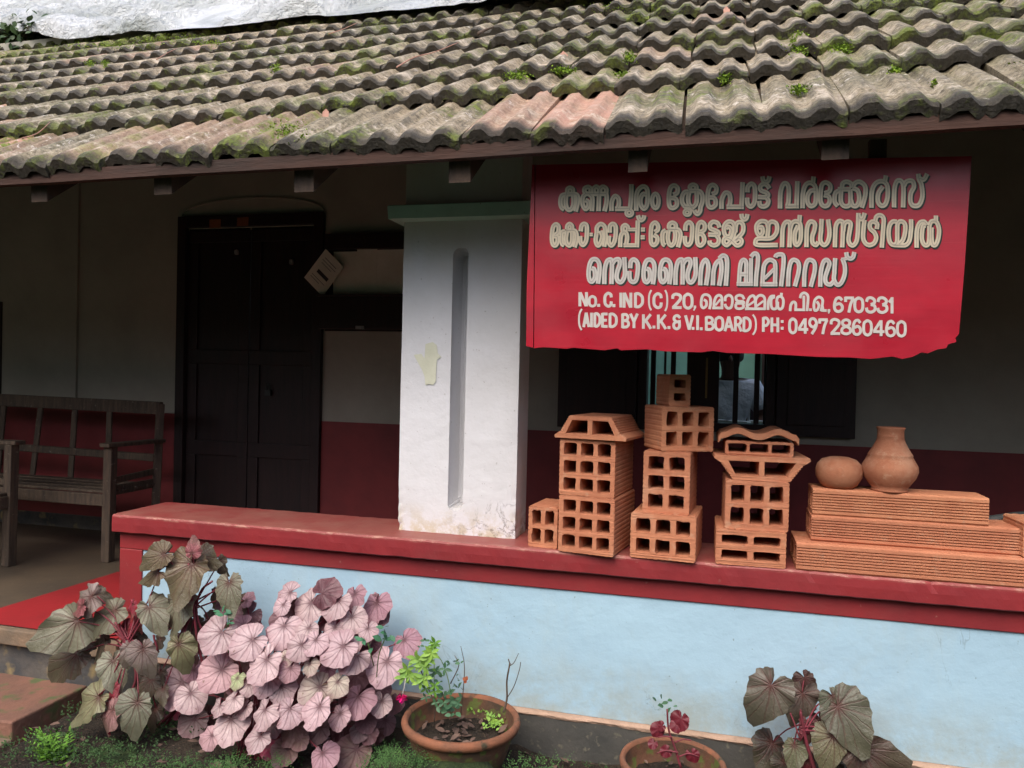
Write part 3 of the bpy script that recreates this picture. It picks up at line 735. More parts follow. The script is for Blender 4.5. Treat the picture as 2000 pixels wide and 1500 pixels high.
def ribbon(P, w_):
    P = [Vector(p) for p in P]; m_ = len(P); Lf = []; Rt = []
    for i in range(m_):
        if i == 0: t = (P[1]-P[0]).normalized(); nrm = Vector((-t.y, t.x)); sc = 1
        elif i == m_-1: t = (P[-1]-P[-2]).normalized(); nrm = Vector((-t.y, t.x)); sc = 1
        else:
            a = (P[i]-P[i-1]).normalized(); b = (P[i+1]-P[i]).normalized(); t = (a+b)
            if t.length < 1e-4: t = a
            t.normalize(); nrm = Vector((-t.y, t.x)); sc = min(1.6, 1/max(.3, t.dot(b)))
        Lf.append(P[i]+nrm*w_/2*sc); Rt.append(P[i]-nrm*w_/2*sc)
    return Lf, Rt
class Letters:
    def __init__(s): s.st = []     # (points in photo pixels, width px)
    def grp(s, x0, y0, k, w_, strokes):
        for q in strokes:
            ww = w_
            if isinstance(q, tuple): mode, pts = q[0], q[1]; ww = q[2] if len(q) > 2 else w_
            else: mode, pts = 'C', q
            P = [Vector((x0+x*k, y0+y*k)) for x, y in pts]
            if mode == 'C': P = curve_pts(P, 5)
            s.st.append((P, ww*k))
    def ring(s, x0, y0, k, cx, cy, rx, ry, w_):
        P = [Vector((x0+(cx+rx*cos(t))*k, y0+(cy+ry*sin(t))*k)) for t in [2*pi*i/20 for i in range(22)]]
        s.st.append((P, w_*k))
    def dot(s, x, y, r): s.st.append(([Vector((x-r, y)), Vector((x+r, y))], 2*r))
    def build(s, name, mat, parent, d0, wadd=0, off=(0, 0), wmul=1, label=None):
        vs = []; fs = []; d = d0
        for P, w_ in s.st:
            Lf, Rt = ribbon(P, w_*wmul+wadd); d += .00002
            k = len(vs); m_ = len(P)
            for i_, (a, b) in enumerate(zip(Lf, Rt)): vs += [sp(a.x+off[0], a.y+off[1], d+i_*4e-6), sp(b.x+off[0], b.y+off[1], d+i_*4e-6)]
            fs += [(k+2*i, k+2*i+1, k+2*i+3, k+2*i+2) for i in range(m_-1)]
        o = link(name, mesh(name, vs, fs), mat, parent)
        return o

l1 = Letters()
l1.grp(1080, 330, .115, 78, [
 [(215, 435), (150, 460), (128, 560), (145, 650), (195, 690)], [(240, 400), (222, 480), (220, 600), (245, 680), (290, 695), (335, 650), (352, 560), (345, 440)],
 [(245, 400), (250, 345), (292, 322), (335, 345), (340, 400)], [(225, 432), (380, 430), (425, 480), (420, 580), (385, 725)],
 [(640, 390), (645, 340), (600, 310), (545, 330), (535, 380), (560, 410)], [(560, 420), (510, 480), (505, 600), (550, 680), (600, 640), (600, 560), (550, 530)],
 ('L', [(560, 425), (905, 425)]), [(620, 430), (670, 500), (662, 718)], [(700, 420), (692, 340), (738, 305), (785, 340), (785, 420), (775, 718)],
 [(800, 420), (805, 340), (850, 305), (905, 340), (905, 420), (915, 500), (905, 600), (875, 720)],
 [(995, 715), (1000, 560), (1050, 465), (1110, 500), (1120, 600), (1095, 675)], ('L', [(1055, 678), (1300, 678)]), [(1333, 262), (1330, 450), (1312, 650), (1300, 700)],
 [(1415, 712), (1415, 480), (1450, 360), (1530, 300), (1600, 350), (1608, 520), (1590, 630), (1540, 675), (1490, 600), (1490, 500), (1530, 430), (1590, 440)]])
l1.ring(1080, 330, .115, 1297, 748, 50, 46, 66); l1.ring(1080, 330, .115, 1740, 545, 56, 120, 74)
eb = [(215, 440), (280, 410), (290, 330), (240, 285), (180, 310), (150, 400), (142, 540), (160, 640), (215, 665), (275, 620), (275, 540), (240, 500), (170, 495)]
l1.grp(1290, 330, .115, 78, [eb, [(x+657, y-9) for x, y in eb],
 [(500, 340), (505, 295), (552, 272), (605, 295), (610, 345)], [(480, 385), (410, 400), (370, 470), (370, 570), (420, 650)], [(490, 380), (470, 500), (485, 600), (540, 650), (600, 600), (618, 500), (610, 380)],
 [(480, 375), (650, 378), (710, 450), (710, 560), (680, 650), (670, 720), (630, 765), (590, 735), (575, 700)], [(400, 640), (500, 650), (560, 700)],
 [(1035, 680), (1040, 530), (1080, 430), (1120, 405), (1170, 430), (1185, 520), (1175, 600), (1155, 645)], ('L', [(1120, 645), (1415, 645)]), ('L', [(1395, 228), (1372, 680)]),
 [(1475, 400), (1482, 310), (1540, 255), (1595, 300), (1605, 450), (1590, 580), (1535, 640), (1480, 600), (1468, 490)],
 [(1850, 335), (1800, 270), (1735, 262), (1690, 310), (1710, 370), (1790, 400), (1825, 440), (1790, 480), (1650, 478)], [(1790, 480), (1830, 540), (1810, 610), (1750, 640), (1690, 620), (1675, 545)],
 [(1730, 130), (1745, 200), (1785, 225), (1830, 200), (1850, 128)]])
l1.ring(1290, 330, .115, 455, 742, 48, 42, 64)
l1.grp(1500, 330, .16, 56, [[(145, 485), (150, 300), (180, 195), (220, 180), (250, 230), (250, 380), (235, 455)], ('L', [(210, 455), (375, 455)]), ('L', [(357, 152), (345, 475)]),
 [(420, 482), (425, 300), (460, 195), (520, 172), (575, 220), (583, 350), (570, 430), (520, 455), (482, 410), (482, 330), (520, 270), (580, 262)], ('L', [(555, 95), (545, 190)]),
 [(690, 300), (750, 270), (755, 200), (700, 167), (655, 200), (640, 300), (640, 400), (670, 450), (720, 450), (750, 400), (740, 340), (680, 320)],
 [(870, 262), (820, 300), (812, 400), (850, 455)], [(890, 260), (888, 400), (930, 455), (995, 440), (1005, 350), (1000, 250)], [(900, 235), (910, 180), (955, 160), (1010, 180), (1022, 235)], ('L', [(850, 250), (1010, 250)]),
 [(1030, 235), (1060, 175), (1120, 160), (1180, 210), (1187, 300), (1165, 400), (1140, 475)], [(1030, 235), (1095, 270), (1110, 380), (1080, 450), (1030, 445), (1008, 380)],
 [(1260, 477), (1265, 280), (1310, 180), (1390, 152), (1450, 200), (1458, 330), (1430, 430), (1380, 450), (1340, 400), (1345, 300), (1400, 215)], ('L', [(1437, 83), (1420, 180)]),
 [(1535, 472), (1540, 250), (1570, 155), (1620, 150), (1650, 220), (1645, 472)], [(1655, 210), (1690, 155), (1760, 152), (1778, 220), (1740, 300), (1735, 400), (1770, 450), (1840, 440), (1880, 340), (1870, 200), (1840, 130), (1830, 62)], [(1845, 120), (1900, 130), (1940, 62)]])
l2 = Letters()
l2.grp(1060, 410, .11, 78, [[(225, 445), (275, 400), (283, 300), (240, 257), (190, 300), (167, 420), (167, 550), (190, 620), (230, 630), (262, 570), (258, 480), (200, 468)],
 [(400, 380), (345, 400), (335, 500), (345, 600), (385, 632)], [(435, 370), (415, 500), (430, 600), (480, 632), (520, 560), (525, 400)], [(435, 350), (440, 285), (480, 252), (520, 290), (520, 350)], [(420, 365), (560, 370), (600, 430), (600, 540), (565, 665)],
 [(675, 382), (690, 290), (730, 250), (780, 280), (785, 420), (770, 550), (720, 622), (675, 580), (665, 465)], ('L', [(832, 438), (890, 438)], 62),
 [(960, 420), (965, 310), (1030, 252), (1100, 300), (1115, 430), (1120, 500), (1090, 655)], [(955, 420), (942, 550), (975, 630), (1020, 600), (1058, 480), (1030, 370)],
 [(1190, 405), (1195, 290), (1250, 250), (1295, 300), (1295, 450), (1270, 570), (1220, 632), (1175, 580), (1178, 460)],
 [(1425, 400), (1420, 310), (1465, 272), (1512, 310), (1510, 380)], [(1375, 662), (1385, 480), (1430, 400), (1480, 410), (1500, 500), (1478, 630)], ('L', [(1435, 628), (1700, 628)], 70), ('L', [(1690, 190), (1672, 664)]), ('L', [(1500, 350), (1670, 350)], 62),
 [(1692, 98), (1712, 160), (1750, 185), (1790, 155), (1802, 98)]])
for q in ((1780, 350), (1775, 487)): l2.dot(1060+q[0]*.11, 410+q[1]*.11, 4)
l2.grp(1260, 410, .11, 78, [[(170, 395), (225, 355), (228, 280), (180, 227), (120, 275), (102, 400), (102, 540), (120, 605), (165, 625), (213, 570), (213, 490), (150, 445)],
 [(370, 360), (318, 400), (307, 500), (320, 600), (358, 632)], [(415, 365), (402, 500), (425, 600), (472, 630), (520, 570), (537, 450), (525, 365)], [(425, 335), (430, 262), (485, 228), (540, 262), (547, 335)], ('L', [(400, 345), (560, 345)]), [(540, 348), (590, 355), (625, 410), (623, 500), (583, 664)],
 [(712, 372), (722, 270), (780, 222), (833, 280), (833, 430), (813, 570), (760, 625), (712, 580), (707, 465)],
 [(985, 395), (1050, 350), (1055, 262), (1000, 217), (945, 260), (927, 380), (922, 520), (940, 610), (990, 630), (1045, 570), (1045, 490), (1005, 432), (950, 430)],
 [(1320, 318), (1290, 240), (1210, 213), (1152, 262), (1160, 330), (1240, 365), (1300, 400), (1290, 440), (1120, 440)], [(1260, 450), (1307, 520), (1290, 600), (1220, 630), (1152, 600), (1142, 545)],
 [(1430, 470), (1402, 400), (1402, 290), (1470, 212), (1560, 230), (1590, 330), (1570, 460), (1520, 560), (1450, 625), (1398, 590), (1400, 530), (1440, 498), (1540, 550), (1620, 628), (1690, 612), (1712, 550), (1665, 505), (1610, 545)],
 [(1600, 400), (1620, 250), (1690, 220), (1740, 280), (1730, 400), (1650, 490), (1590, 550)], [(1430, 330), (1480, 300), (1530, 360), (1500, 470), (1440, 470)], [(1710, 72), (1720, 140), (1760, 172), (1800, 145), (1815, 76)]])
l2.grp(1460, 410, .1, 86, [[(215, 350), (280, 345), (295, 440), (240, 505), (185, 440), (175, 310), (250, 228), (360, 240), (400, 350), (385, 540)],
 [(400, 420), (410, 280), (480, 232), (565, 280), (570, 420), (500, 530), (400, 562), (210, 562), (155, 620), (200, 685), (590, 687)],
 [(672, 730), (682, 400), (720, 270), (780, 235), (830, 300), (815, 732)], [(832, 370), (870, 260), (950, 225), (1025, 280), (1040, 450), (1025, 600), (970, 685), (920, 640), (925, 450), (985, 310)], ('L', [(1020, 102), (1008, 240)]),
 [(1147, 730), (1157, 380), (1205, 245), (1270, 235), (1315, 285), (1300, 400), (1262, 520), (1267, 640), (1330, 688), (1380, 630)], ('L', [(1445, 180), (1432, 400)]), [(1435, 390), (1420, 600), (1490, 688), (1565, 620), (1597, 450), (1570, 188)],
 [(1702, 732), (1717, 350), (1765, 235), (1830, 225), (1862, 300), (1845, 735)]])
l2.grp(1640, 410, .105, 82, [[(62, 400), (85, 260), (150, 222), (200, 260), (182, 400), (160, 550), (190, 640), (250, 660), (310, 580), (335, 400), (340, 200), (345, 60)], [(345, 100), (370, 165), (425, 165), (462, 60)],
 [(457, 190), (440, 350), (432, 520), (475, 620), (550, 655), (635, 620), (675, 520), (640, 420), (565, 350), (560, 260), (610, 220), (690, 260), (685, 360)], [(655, 215), (680, 130), (750, 102), (812, 165), (805, 350), (778, 705)],
 [(1060, 222), (980, 222), (922, 300), (905, 450), (930, 600), (1000, 652), (1060, 600), (1066, 400), (1075, 260), (1140, 215), (1210, 270), (1210, 420), (1170, 560), (1100, 640)], [(1000, 655), (1130, 660), (1230, 650), (1295, 560), (1322, 350), (1322, 178)],
 [(1425, 705), (1430, 400), (1480, 250), (1560, 222), (1620, 280)], [(1600, 300), (1550, 300), (1528, 400), (1525, 550), (1570, 650), (1640, 640), (1662, 500), (1662, 300)], [(1662, 300), (1700, 220), (1790, 225), (1840, 350), (1830, 520), (1780, 650), (1720, 640), (1702, 500), (1702, 330)], ('L', [(1785, 108), (1785, 240)])])
l3 = Letters()
e1 = [(245, 447), (262, 320), (262, 200), (225, 142), (170, 147), (137, 220), (127, 330), (142, 405), (175, 417), (208, 360), (200, 270), (165, 250)]
l3.grp(1130, 485, .155, 56, [e1, [(x+692, y+7) for x, y in e1], [(x+898, y+7) for x, y in e1],
 [(325, 452), (330, 280), (355, 175), (390, 143), (420, 180), (415, 452)], [(422, 200), (460, 148), (510, 142), (520, 200), (490, 290), (480, 370), (505, 420), (545, 420), (583, 340), (583, 220), (575, 113)],
 [(650, 252), (660, 170), (700, 142), (745, 190), (745, 300), (725, 400), (685, 425), (647, 390), (640, 285)],
 [(1220, 462), (1225, 290), (1250, 175), (1285, 143), (1312, 180), (1310, 457)], [(1315, 200), (1350, 148), (1400, 142), (1410, 200), (1380, 290), (1372, 370), (1395, 425), (1435, 420), (1473, 340), (1475, 220), (1470, 113)],
 [(1532, 467), (1540, 300), (1560, 195), (1600, 147), (1632, 200), (1632, 300), (1605, 467)], [(1692, 467), (1700, 300), (1730, 195), (1785, 152), (1800, 230), (1795, 330), (1770, 472)], [(1770, 130), (1820, 92), (1865, 125), (1870, 250), (1855, 472)]])
l3.grp(1420, 485, .135, 62, [[(170, 545), (185, 300), (205, 200), (240, 168), (275, 200), (278, 300), (275, 500)], ('L', [(137, 515), (372, 515)], 60), ('L', [(180, 375), (300, 375)]), ('L', [(347, 145), (343, 545)], 56),
 [(345, 125), (395, 75), (440, 100), (445, 200), (422, 400), (415, 550)], [(510, 545), (520, 350), (540, 235), (600, 172), (665, 182), (697, 250), (692, 545)], ('L', [(478, 520), (728, 520)]), ('L', [(540, 440), (680, 300)], 50),
 [(698, 135), (710, 105), (760, 88), (812, 110), (813, 250), (780, 552)], [(882, 552), (890, 350), (920, 205), (970, 168), (1030, 210), (1035, 330), (978, 552)], [(1112, 557), (1120, 350), (1150, 205), (1200, 168), (1262, 210), (1265, 330), (1208, 557)],
 [(1345, 557), (1355, 350), (1390, 205), (1440, 168), (1480, 220), (1450, 320), (1420, 420), (1430, 500), (1490, 525), (1540, 480)], ('L', [(1562, 143), (1550, 350)]), [(1552, 340), (1545, 450), (1590, 527), (1650, 500), (1698, 380), (1700, 250), (1665, 150)], ('L', [(1650, 162), (1730, 150)], 46),
 [(1722, 58), (1735, 125), (1780, 150), (1822, 125), (1840, 56)]])
# ---- hand painted latin letters and digits, unit boxes
G = {
'N': [('L', [(.08, 1), (.08, 0)]), ('L', [(.12, .02), (.88, .98)]), ('L', [(.92, 1), (.92, 0)])],
'C': [[(.92, .33), (.85, .12), (.5, .03), (.15, .2), (.08, .5), (.15, .8), (.5, .97), (.85, .88), (.92, .62)]],
'I': [('L', [(.5, 0), (.5, 1)])],
'D': [('L', [(.1, 0), (.1, 1)]), ('C', [(.1, .06), (.5, .07), (.85, .25), (.92, .5), (.85, .75), (.5, .93), (.1, .94)])],
'(': [[(.85, 0), (.35, .2), (.2, .5), (.35, .8), (.8, 1)]], ')': [[(.15, 0), (.65, .2), (.8, .5), (.65, .8), (.15, 1)]],
'2': [[(.08, .36), (.12, .14), (.45, .05), (.85, .15), (.88, .36), (.6, .6), (.12, .92)], ('L', [(.02, .93), (1, .93)])],
'0': [[(.5, .05), (.16, .18), (.08, .5), (.16, .82), (.5, .95), (.84, .82), (.92, .5), (.84, .18), (.5, .05), (.3, .1)]],
'A': [('L', [(.08, 1), (.5, 0)]), ('L', [(.5, 0), (.92, 1)]), ('L', [(.25, .68), (.78, .68)])],
'E': [('L', [(.12, 0), (.12, 1)]), ('L', [(.1, .07), (.95, .07)]), ('L', [(.1, .5), (.85, .5)]), ('L', [(.1, .93), (.95, .93)])],
'B': [('L', [(.12, 0), (.12, 1)]), ('C', [(.1, .06), (.6, .07), (.82, .26), (.6, .46), (.12, .48)]), ('C', [(.3, .48), (.75, .53), (.9, .74), (.65, .92), (.1, .94)])],
'Y': [('L', [(.05, 0), (.5, .55)]), ('L', [(.95, 0), (.5, .55)]), ('L', [(.5, .5), (.5, 1)])],
'K': [('L', [(.1, 0), (.1, 1)]), ('L', [(.9, 0), (.2, .55)]), ('L', [(.35, .42), (.92, 1)])],
'&': [[(.9, .2), (.6, .03), (.25, .1), (.18, .3), (.45, .46), (.9, .47)], [(.45, .46), (.15, .62), (.2, .88), (.55, .97), (.82, .8), (.8, .35)]],
'V': [('L', [(.05, 0), (.5, 1)]), ('L', [(.95, 0), (.5, 1)])],
'O': [[(.5, .05), (.16, .18), (.08, .5), (.16, .82), (.5, .95), (.84, .82), (.92, .5), (.84, .18), (.5, .05), (.3, .1)]],
'R': [('L', [(.12, 0), (.12, 1)]), ('C', [(.1, .06), (.6, .07), (.85, .28), (.6, .52), (.12, .54)]), ('L', [(.5, .52), (.9, 1)])],
'P': [('L', [(.12, 0), (.12, 1)]), ('C', [(.1, .06), (.6, .07), (.88, .3), (.6, .55), (.12, .57)])],
'H': [('L', [(.1, 0), (.1, 1)]), ('L', [(.9, 0), (.9, 1)]), ('L', [(.1, .5), (.9, .5)])],
'4': [('L', [(.7, 0), (.7, 1)]), ('L', [(.68, .03), (.08, .68)]), ('L', [(0, .72), (1, .72)])],
'9': [[(.85, .4), (.6, .56), (.25, .5), (.08, .3), (.25, .07), (.65, .06), (.9, .28), (.8, .6), (.35, 1)]],
'7': [('L', [(0, .07), (.98, .07)]), ('L', [(.08, .0), (.08, .32)]), ('C', [(.9, .08), (.6, .5), (.42, 1)])],
'8': [[(.5, .47), (.2, .36), (.18, .14), (.5, .04), (.82, .14), (.8, .36), (.5, .47), (.15, .6), (.1, .84), (.5, .96), (.9, .84), (.85, .6), (.5, .47)]],
'6': [[(.88, .22), (.6, .05), (.25, .14), (.08, .5), (.15, .84), (.5, .96), (.85, .84), (.88, .6), (.6, .44), (.2, .52)]],
'3': [[(.06, .3), (.2, .08), (.55, .04), (.86, .18), (.84, .38), (.5, .48)], [(.5, .48), (.88, .56), (.92, .82), (.55, .97), (.15, .9), (.05, .68)]],
'1': [('L', [(.62, 0), (.62, 1)]), ('L', [(.62, .08), (.1, .32)])],
}
def glyph(L_, ch, x0, y0, k, X0, X1, Y0, Y1, w_):
    for q in G[ch]:
        mode, pts = q if isinstance(q, tuple) else ('C', q)
        P = [Vector((x0+(X0+(X1-X0)*u)*k, y0+(Y0+(Y1-Y0)*v)*k)) for u, v in pts]
        if mode == 'C': P = curve_pts(P, 5)
        ins = w_*k*.5
        L_.st.append((P, w_*k))
l4 = Letters(); l5 = Letters()
for ch, a, b, c, d in (('N', 88, 205, 82, 295), ('C', 462, 578, 92, 300), ('I', 690, 735, 90, 312), ('N', 752, 872, 90, 315), ('D', 918, 1050, 92, 315), ('C', 1198, 1330, 100, 322), ('2', 1480, 1625, 100, 330), ('0', 1648, 1795, 100, 335)):
    glyph(l4, ch, 1120, 560, .13, a, b, c, d, 44)
glyph(l4, '0', 1120, 560, .13, 228, 345, 138, 300, 40)
glyph(l4, '(', 1120, 560, .13, 1122, 1180, 50, 355, 28); glyph(l4, ')', 1120, 560, .13, 1370, 1420, 50, 365, 28)
for x, y in ((380, 280), (608, 284)): l4.dot(1120+x*.13, 560+y*.13, 2.9)
l4.dot(1120+1825*.13, 560+302*.13, 2.4); l4.grp(1120, 560, .13, 24, [('L', [(1838, 300), (1805, 358)])])
l4.grp(1350, 560, .105, 50, [[(340, 418), (360, 300), (350, 195), (290, 150), (220, 165), (188, 260), (192, 360), (230, 395), (280, 350), (280, 275), (235, 240)],
 [(430, 400), (425, 300), (460, 195), (520, 158), (568, 200), (572, 300), (568, 415)], ('L', [(392, 395), (596, 395)]), ('L', [(450, 345), (545, 235)], 40), [(630, 270), (640, 195), (700, 158), (758, 200), (765, 300), (740, 385), (680, 400), (640, 360), (628, 320)],
 [(985, 235), (950, 172), (880, 160), (832, 200), (860, 265), (955, 275), (970, 305), (820, 310)], [(960, 300), (970, 380), (900, 410), (835, 390), (830, 320)],
 [(1050, 400), (1038, 320), (1080, 205), (1150, 168), (1188, 220), (1180, 300)], ('L', [(1060, 350), (1185, 265)], 40), [(1200, 390), (1200, 250), (1250, 172), (1320, 165), (1368, 230), (1365, 428)], ('L', [(1000, 410), (1382, 412)]), ('L', [(1220, 360), (1345, 265)], 40),
 [(1428, 432), (1435, 280), (1480, 185), (1560, 175)], [(1550, 190), (1492, 230), (1487, 350), (1520, 412), (1588, 390), (1590, 250)], [(1590, 250), (1610, 195), (1670, 183), (1713, 250), (1700, 380), (1650, 418), (1612, 380), (1610, 280)], ('L', [(1680, 115), (1675, 185)])])
l4.grp(1540, 570, .125, 42, [[(25, 302), (35, 210), (70, 160), (110, 180), (112, 270)], ('L', [(90, 280), (255, 282)]), ('L', [(240, 60), (238, 302)]), [(180, 100), (200, 40), (250, 18), (300, 60), (302, 150), (288, 302)],
 [(505, 305), (525, 220), (530, 120), (470, 82), (412, 130), (395, 220), (410, 288), (450, 280), (473, 210), (440, 150)], [(520, 200), (535, 260), (530, 312)]])
for x, y in ((342, 280), (575, 292), (630, 292)): l4.dot(1540+x*.125, 570+y*.125, 2.6)
l4.grp(1540, 570, .125, 22, [('L', [(645, 295), (622, 338)])])
for ch, a, b, c, d in (('6', 705, 855, 82, 318), ('7', 880, 1025, 80, 325), ('0', 1022, 1172, 84, 326), ('3', 1208, 1360, 84, 325), ('3', 1385, 1545, 85, 330), ('1', 1560, 1650, 85, 338)):
    glyph(l4, ch, 1540, 570, .125, a, b, c, d, 46)
for ch, a, b, c, d in (('A', 145, 240, 390, 606), ('I', 250, 292, 390, 608), ('D', 312, 405, 392, 606), ('E', 425, 518, 395, 612), ('D', 538, 655, 398, 612), ('B', 725, 840, 405, 620), ('Y', 850, 968, 405, 622), ('K', 1038, 1175, 415, 632), ('K', 1262, 1400, 420, 637), ('&', 1490, 1615, 428, 640), ('V', 1678, 1800, 430, 645), ('I', 1842, 1888, 430, 652)):
    glyph(l5, ch, 1120, 560, .13, a, b, c, d, 42)
glyph(l5, '(', 1120, 560, .13, 70, 138, 335, 652, 28)
for x, y in ((1210, 606), (1435, 614), (1797, 626), (1920, 632)): l5.dot(1120+x*.13, 560+y*.13, 2.8)
for ch, a, b, c, d in (('B', 1348, 1410, 1208, 1305), ('O', 1414, 1476, 1208, 1308), ('A', 1480, 1545, 1208, 1310), ('R', 1552, 1605, 1210, 1312), ('D', 1612, 1666, 1212, 1314)):
    glyph(l5, ch, 1000, 280, .28, a, b, c, d, 19.5)
glyph(l5, ')', 1000, 280, .28, 1675, 1708, 1195, 1335, 13)
for ch, a, b, c, d in (('P', 140, 188, 1213, 1315), ('H', 200, 252, 1215, 1318)): glyph(l5, ch, 1450, 280, .28, a, b, c, d, 19.5)
for y in (1243, 1290): l5.dot(1450+277*.28, 280+y*.28, 2.8)
for ch, a, b, c, d in (('0', 5, 130, 410, 655), ('4', 150, 308, 415, 655), ('9', 318, 448, 410, 660), ('7', 475, 615, 420, 662), ('2', 652, 805, 418, 670), ('8', 818, 980, 428, 668), ('6', 998, 1138, 432, 678), ('0', 1160, 1305, 438, 688), ('4', 1322, 1498, 445, 692), ('6', 1518, 1670, 447, 700), ('0', 1688, 1835, 452, 705)):
    glyph(l5, ch, 1540, 570, .125, a, b, c, d, 44)
for L_, mt, shadow in ((l1, M_LETD, 1), (l2, M_LETD, 1), (l3, M_LETW, 1), (l4, M_LETW, 0), (l5, M_LETW, 0)):
    if shadow: L_.build('lettering_shadow', M_BLACK, sg, .0004, 2.2, (2.2, 2.0))
    L_.build('lettering', mt, sg, .0021 if shadow else .0006)
    if shadow: L_.build('lettering_inline', M_INLINE, sg, .0038, 0, (0, 0), .10)

# ================================================================== NOTICE BOARD on the back wall
nb = empty('notice_board', 'dark wooden notice board with pinned papers on the wall right of the door', 'notice board', (0, 0, 0))
a, b = -2.548, -1.9
MB().box((a, BW-.06, 1.905), (b, BW-.008, 2.01)).build('top_rail', M_WOODD, nb, bevel=.004)
MB().box((a, BW-.03, 1.36), (b, BW-.008, 1.904)).build('backboard', M_WOODD, nb)
for x0, x1, y0, y1 in ((652, 700, 492, 578), (698, 735, 487, 576), (736, 790, 488, 579)):
    p0 = at(x0, y0, BW-.034); p1 = at(x1, y1, BW-.034)
    MB().box((p0.x, BW-.034-.001*(x0 % 3), p1.z), (p1.x, BW-.031, p0.z)).build('paper', M_PAPER, nb)
MB().box((a-.02, BW-.10, 1.37), (b, BW-.031, 1.585)).box((a-.03, BW-.11, 1.585), (b, BW-.031, 1.60)).build('letter_box', M_WOODD, nb, bevel=.004)
q = at(703, 640, BW-.11); MB().box((q.x-.03, BW-.115, q.z-.01), (q.x+.03, BW-.1005, q.z+.012)).build('latch', M_METAL, nb)
nt_ = empty('hanging_notice', 'tilted white notice sheet hanging at the left end of the notice board', 'notice', (0, 0, 0))
P4 = [at(x, y, BW-.07) for x, y in ((636, 486), (671, 522), (630, 579), (594, 542))]
vv = [q+Vector((0, d, 0)) for d in (0, .003) for q in P4]
link('sheet', mesh('sheet', vv, [(3, 2, 1, 0), (4, 5, 6, 7), (0, 1, 5, 4), (1, 2, 6, 5), (2, 3, 7, 6), (3, 0, 4, 7)]), M_PAPER, nt_)
def pt(u, v): return P4[3]*(1-u)*(1-v)+P4[2]*u*(1-v)+P4[1]*u*v+P4[0]*(1-u)*v
ik = MB()
for v, u0, u1, h in ((.82, .2, .8, .015), (.74, .15, .85, .012), (.66, .2, .7, .012), (.42, .25, .8, .10), (.25, .15, .8, .012), (.18, .15, .6, .012)):
    w4 = [pt(u0, v-h/2), pt(u1, v-h/2), pt(u1, v+h/2), pt(u0, v+h/2)]
    ik.add([q+Vector((0, -.001, 0)) for q in w4], [(0, 1, 2, 3)])
ik.build('print', M_INK, nt_)
q = at(634, 592, BW-.04); o = MB().box((q.x-.035, BW-.03, q.z-.025), (q.x+.035, BW-.008, q.z+.02)).build('switch_plate', M_PAPER); tag(o, 'small pale switch plate on the wall beside the letter box', 'switch')

# ================================================================== BENCH AND CHAIR
def bench(name, label, cat, x0, x1, yf, yb, slats, seatz=.245, armz=.585, topz=.84):
    t = empty(name, label, cat, (x0, yf, FL)); M = Matrix.Translation(Vector((-x0, -yf, -FL)))
    def part(nm, mb):
        mb.v = [M @ v for v in mb.v]; return mb.build(nm, M_WOODG, t, bevel=.005)
    for x in (x0, x1):
        part('leg', MB().beam((x, yf, FL), (x+.01, yf, armz), .055, .06))
        part('leg', MB().beam((x, yb, FL), (x+.02, yb+.02, topz), .055, .05))
        part('armrest', MB().beam((x+.015, yf-.06, armz+.013), (x+.025, yb+.03, armz+.005), .075, .025))
        part('side_rail', MB().beam((x, yf, .12+seatz-.06), (x, yb, .12+seatz-.06), .022, .06))
        part('side_rail', MB().beam((x, yf, seatz+.12), (x, yb, seatz+.12+.02), .022, .04))
    part('front_rail', MB().beam((x0, yf-.005, seatz+.005), (x1, yf-.005, seatz+.005), .03, .075))
    for k in range(4):
        y = yf+.03+(yb-yf-.04)*k/3.4
        part('seat_slat', MB().beam((x0-.02, y, seatz+.052), (x1+.02, y, seatz+.055), .07, .018))
    part('back_rail', MB().beam((x0, yb+.01, topz-.01), (x1+.03, yb+.02, topz-.03), .035, .085))
    part('back_rail', MB().beam((x0, yb, .50), (x1, yb, .475), .03, .05))
    for x, l in slats: part('back_slat', MB().beam((x-l, yb+.002, seatz+.03), (x+l, yb+.012, topz-.04), .045, .016, Vector((0, 1, 0))))
    return t
q = atz(210, 1097, FL); yb = 1.56
bench('wooden_bench', 'old dark wooden bench with slatted back against the veranda wall', 'bench', -5.35, q.x, q.y, yb,
      [(at(x, 850, yb).x, l) for x, l in ((141, .012), (211, -.0), (70, .03), (0, .02), (-90, .01), (-170, .0))])
q = atz(17, 1105, FL)
ch = bench('wooden_armchair', 'dark wooden armchair at the left edge, only its arm end and one leg in view', 'armchair', q.x, q.x+.55, q.y, q.y+.45, [(q.x+.14, 0), (q.x+.27, 0), (q.x+.41, 0)], armz=.60, topz=.86, seatz=.25)
ch.rotation_euler.z = radians(90); ch.location.y = q.y-.55

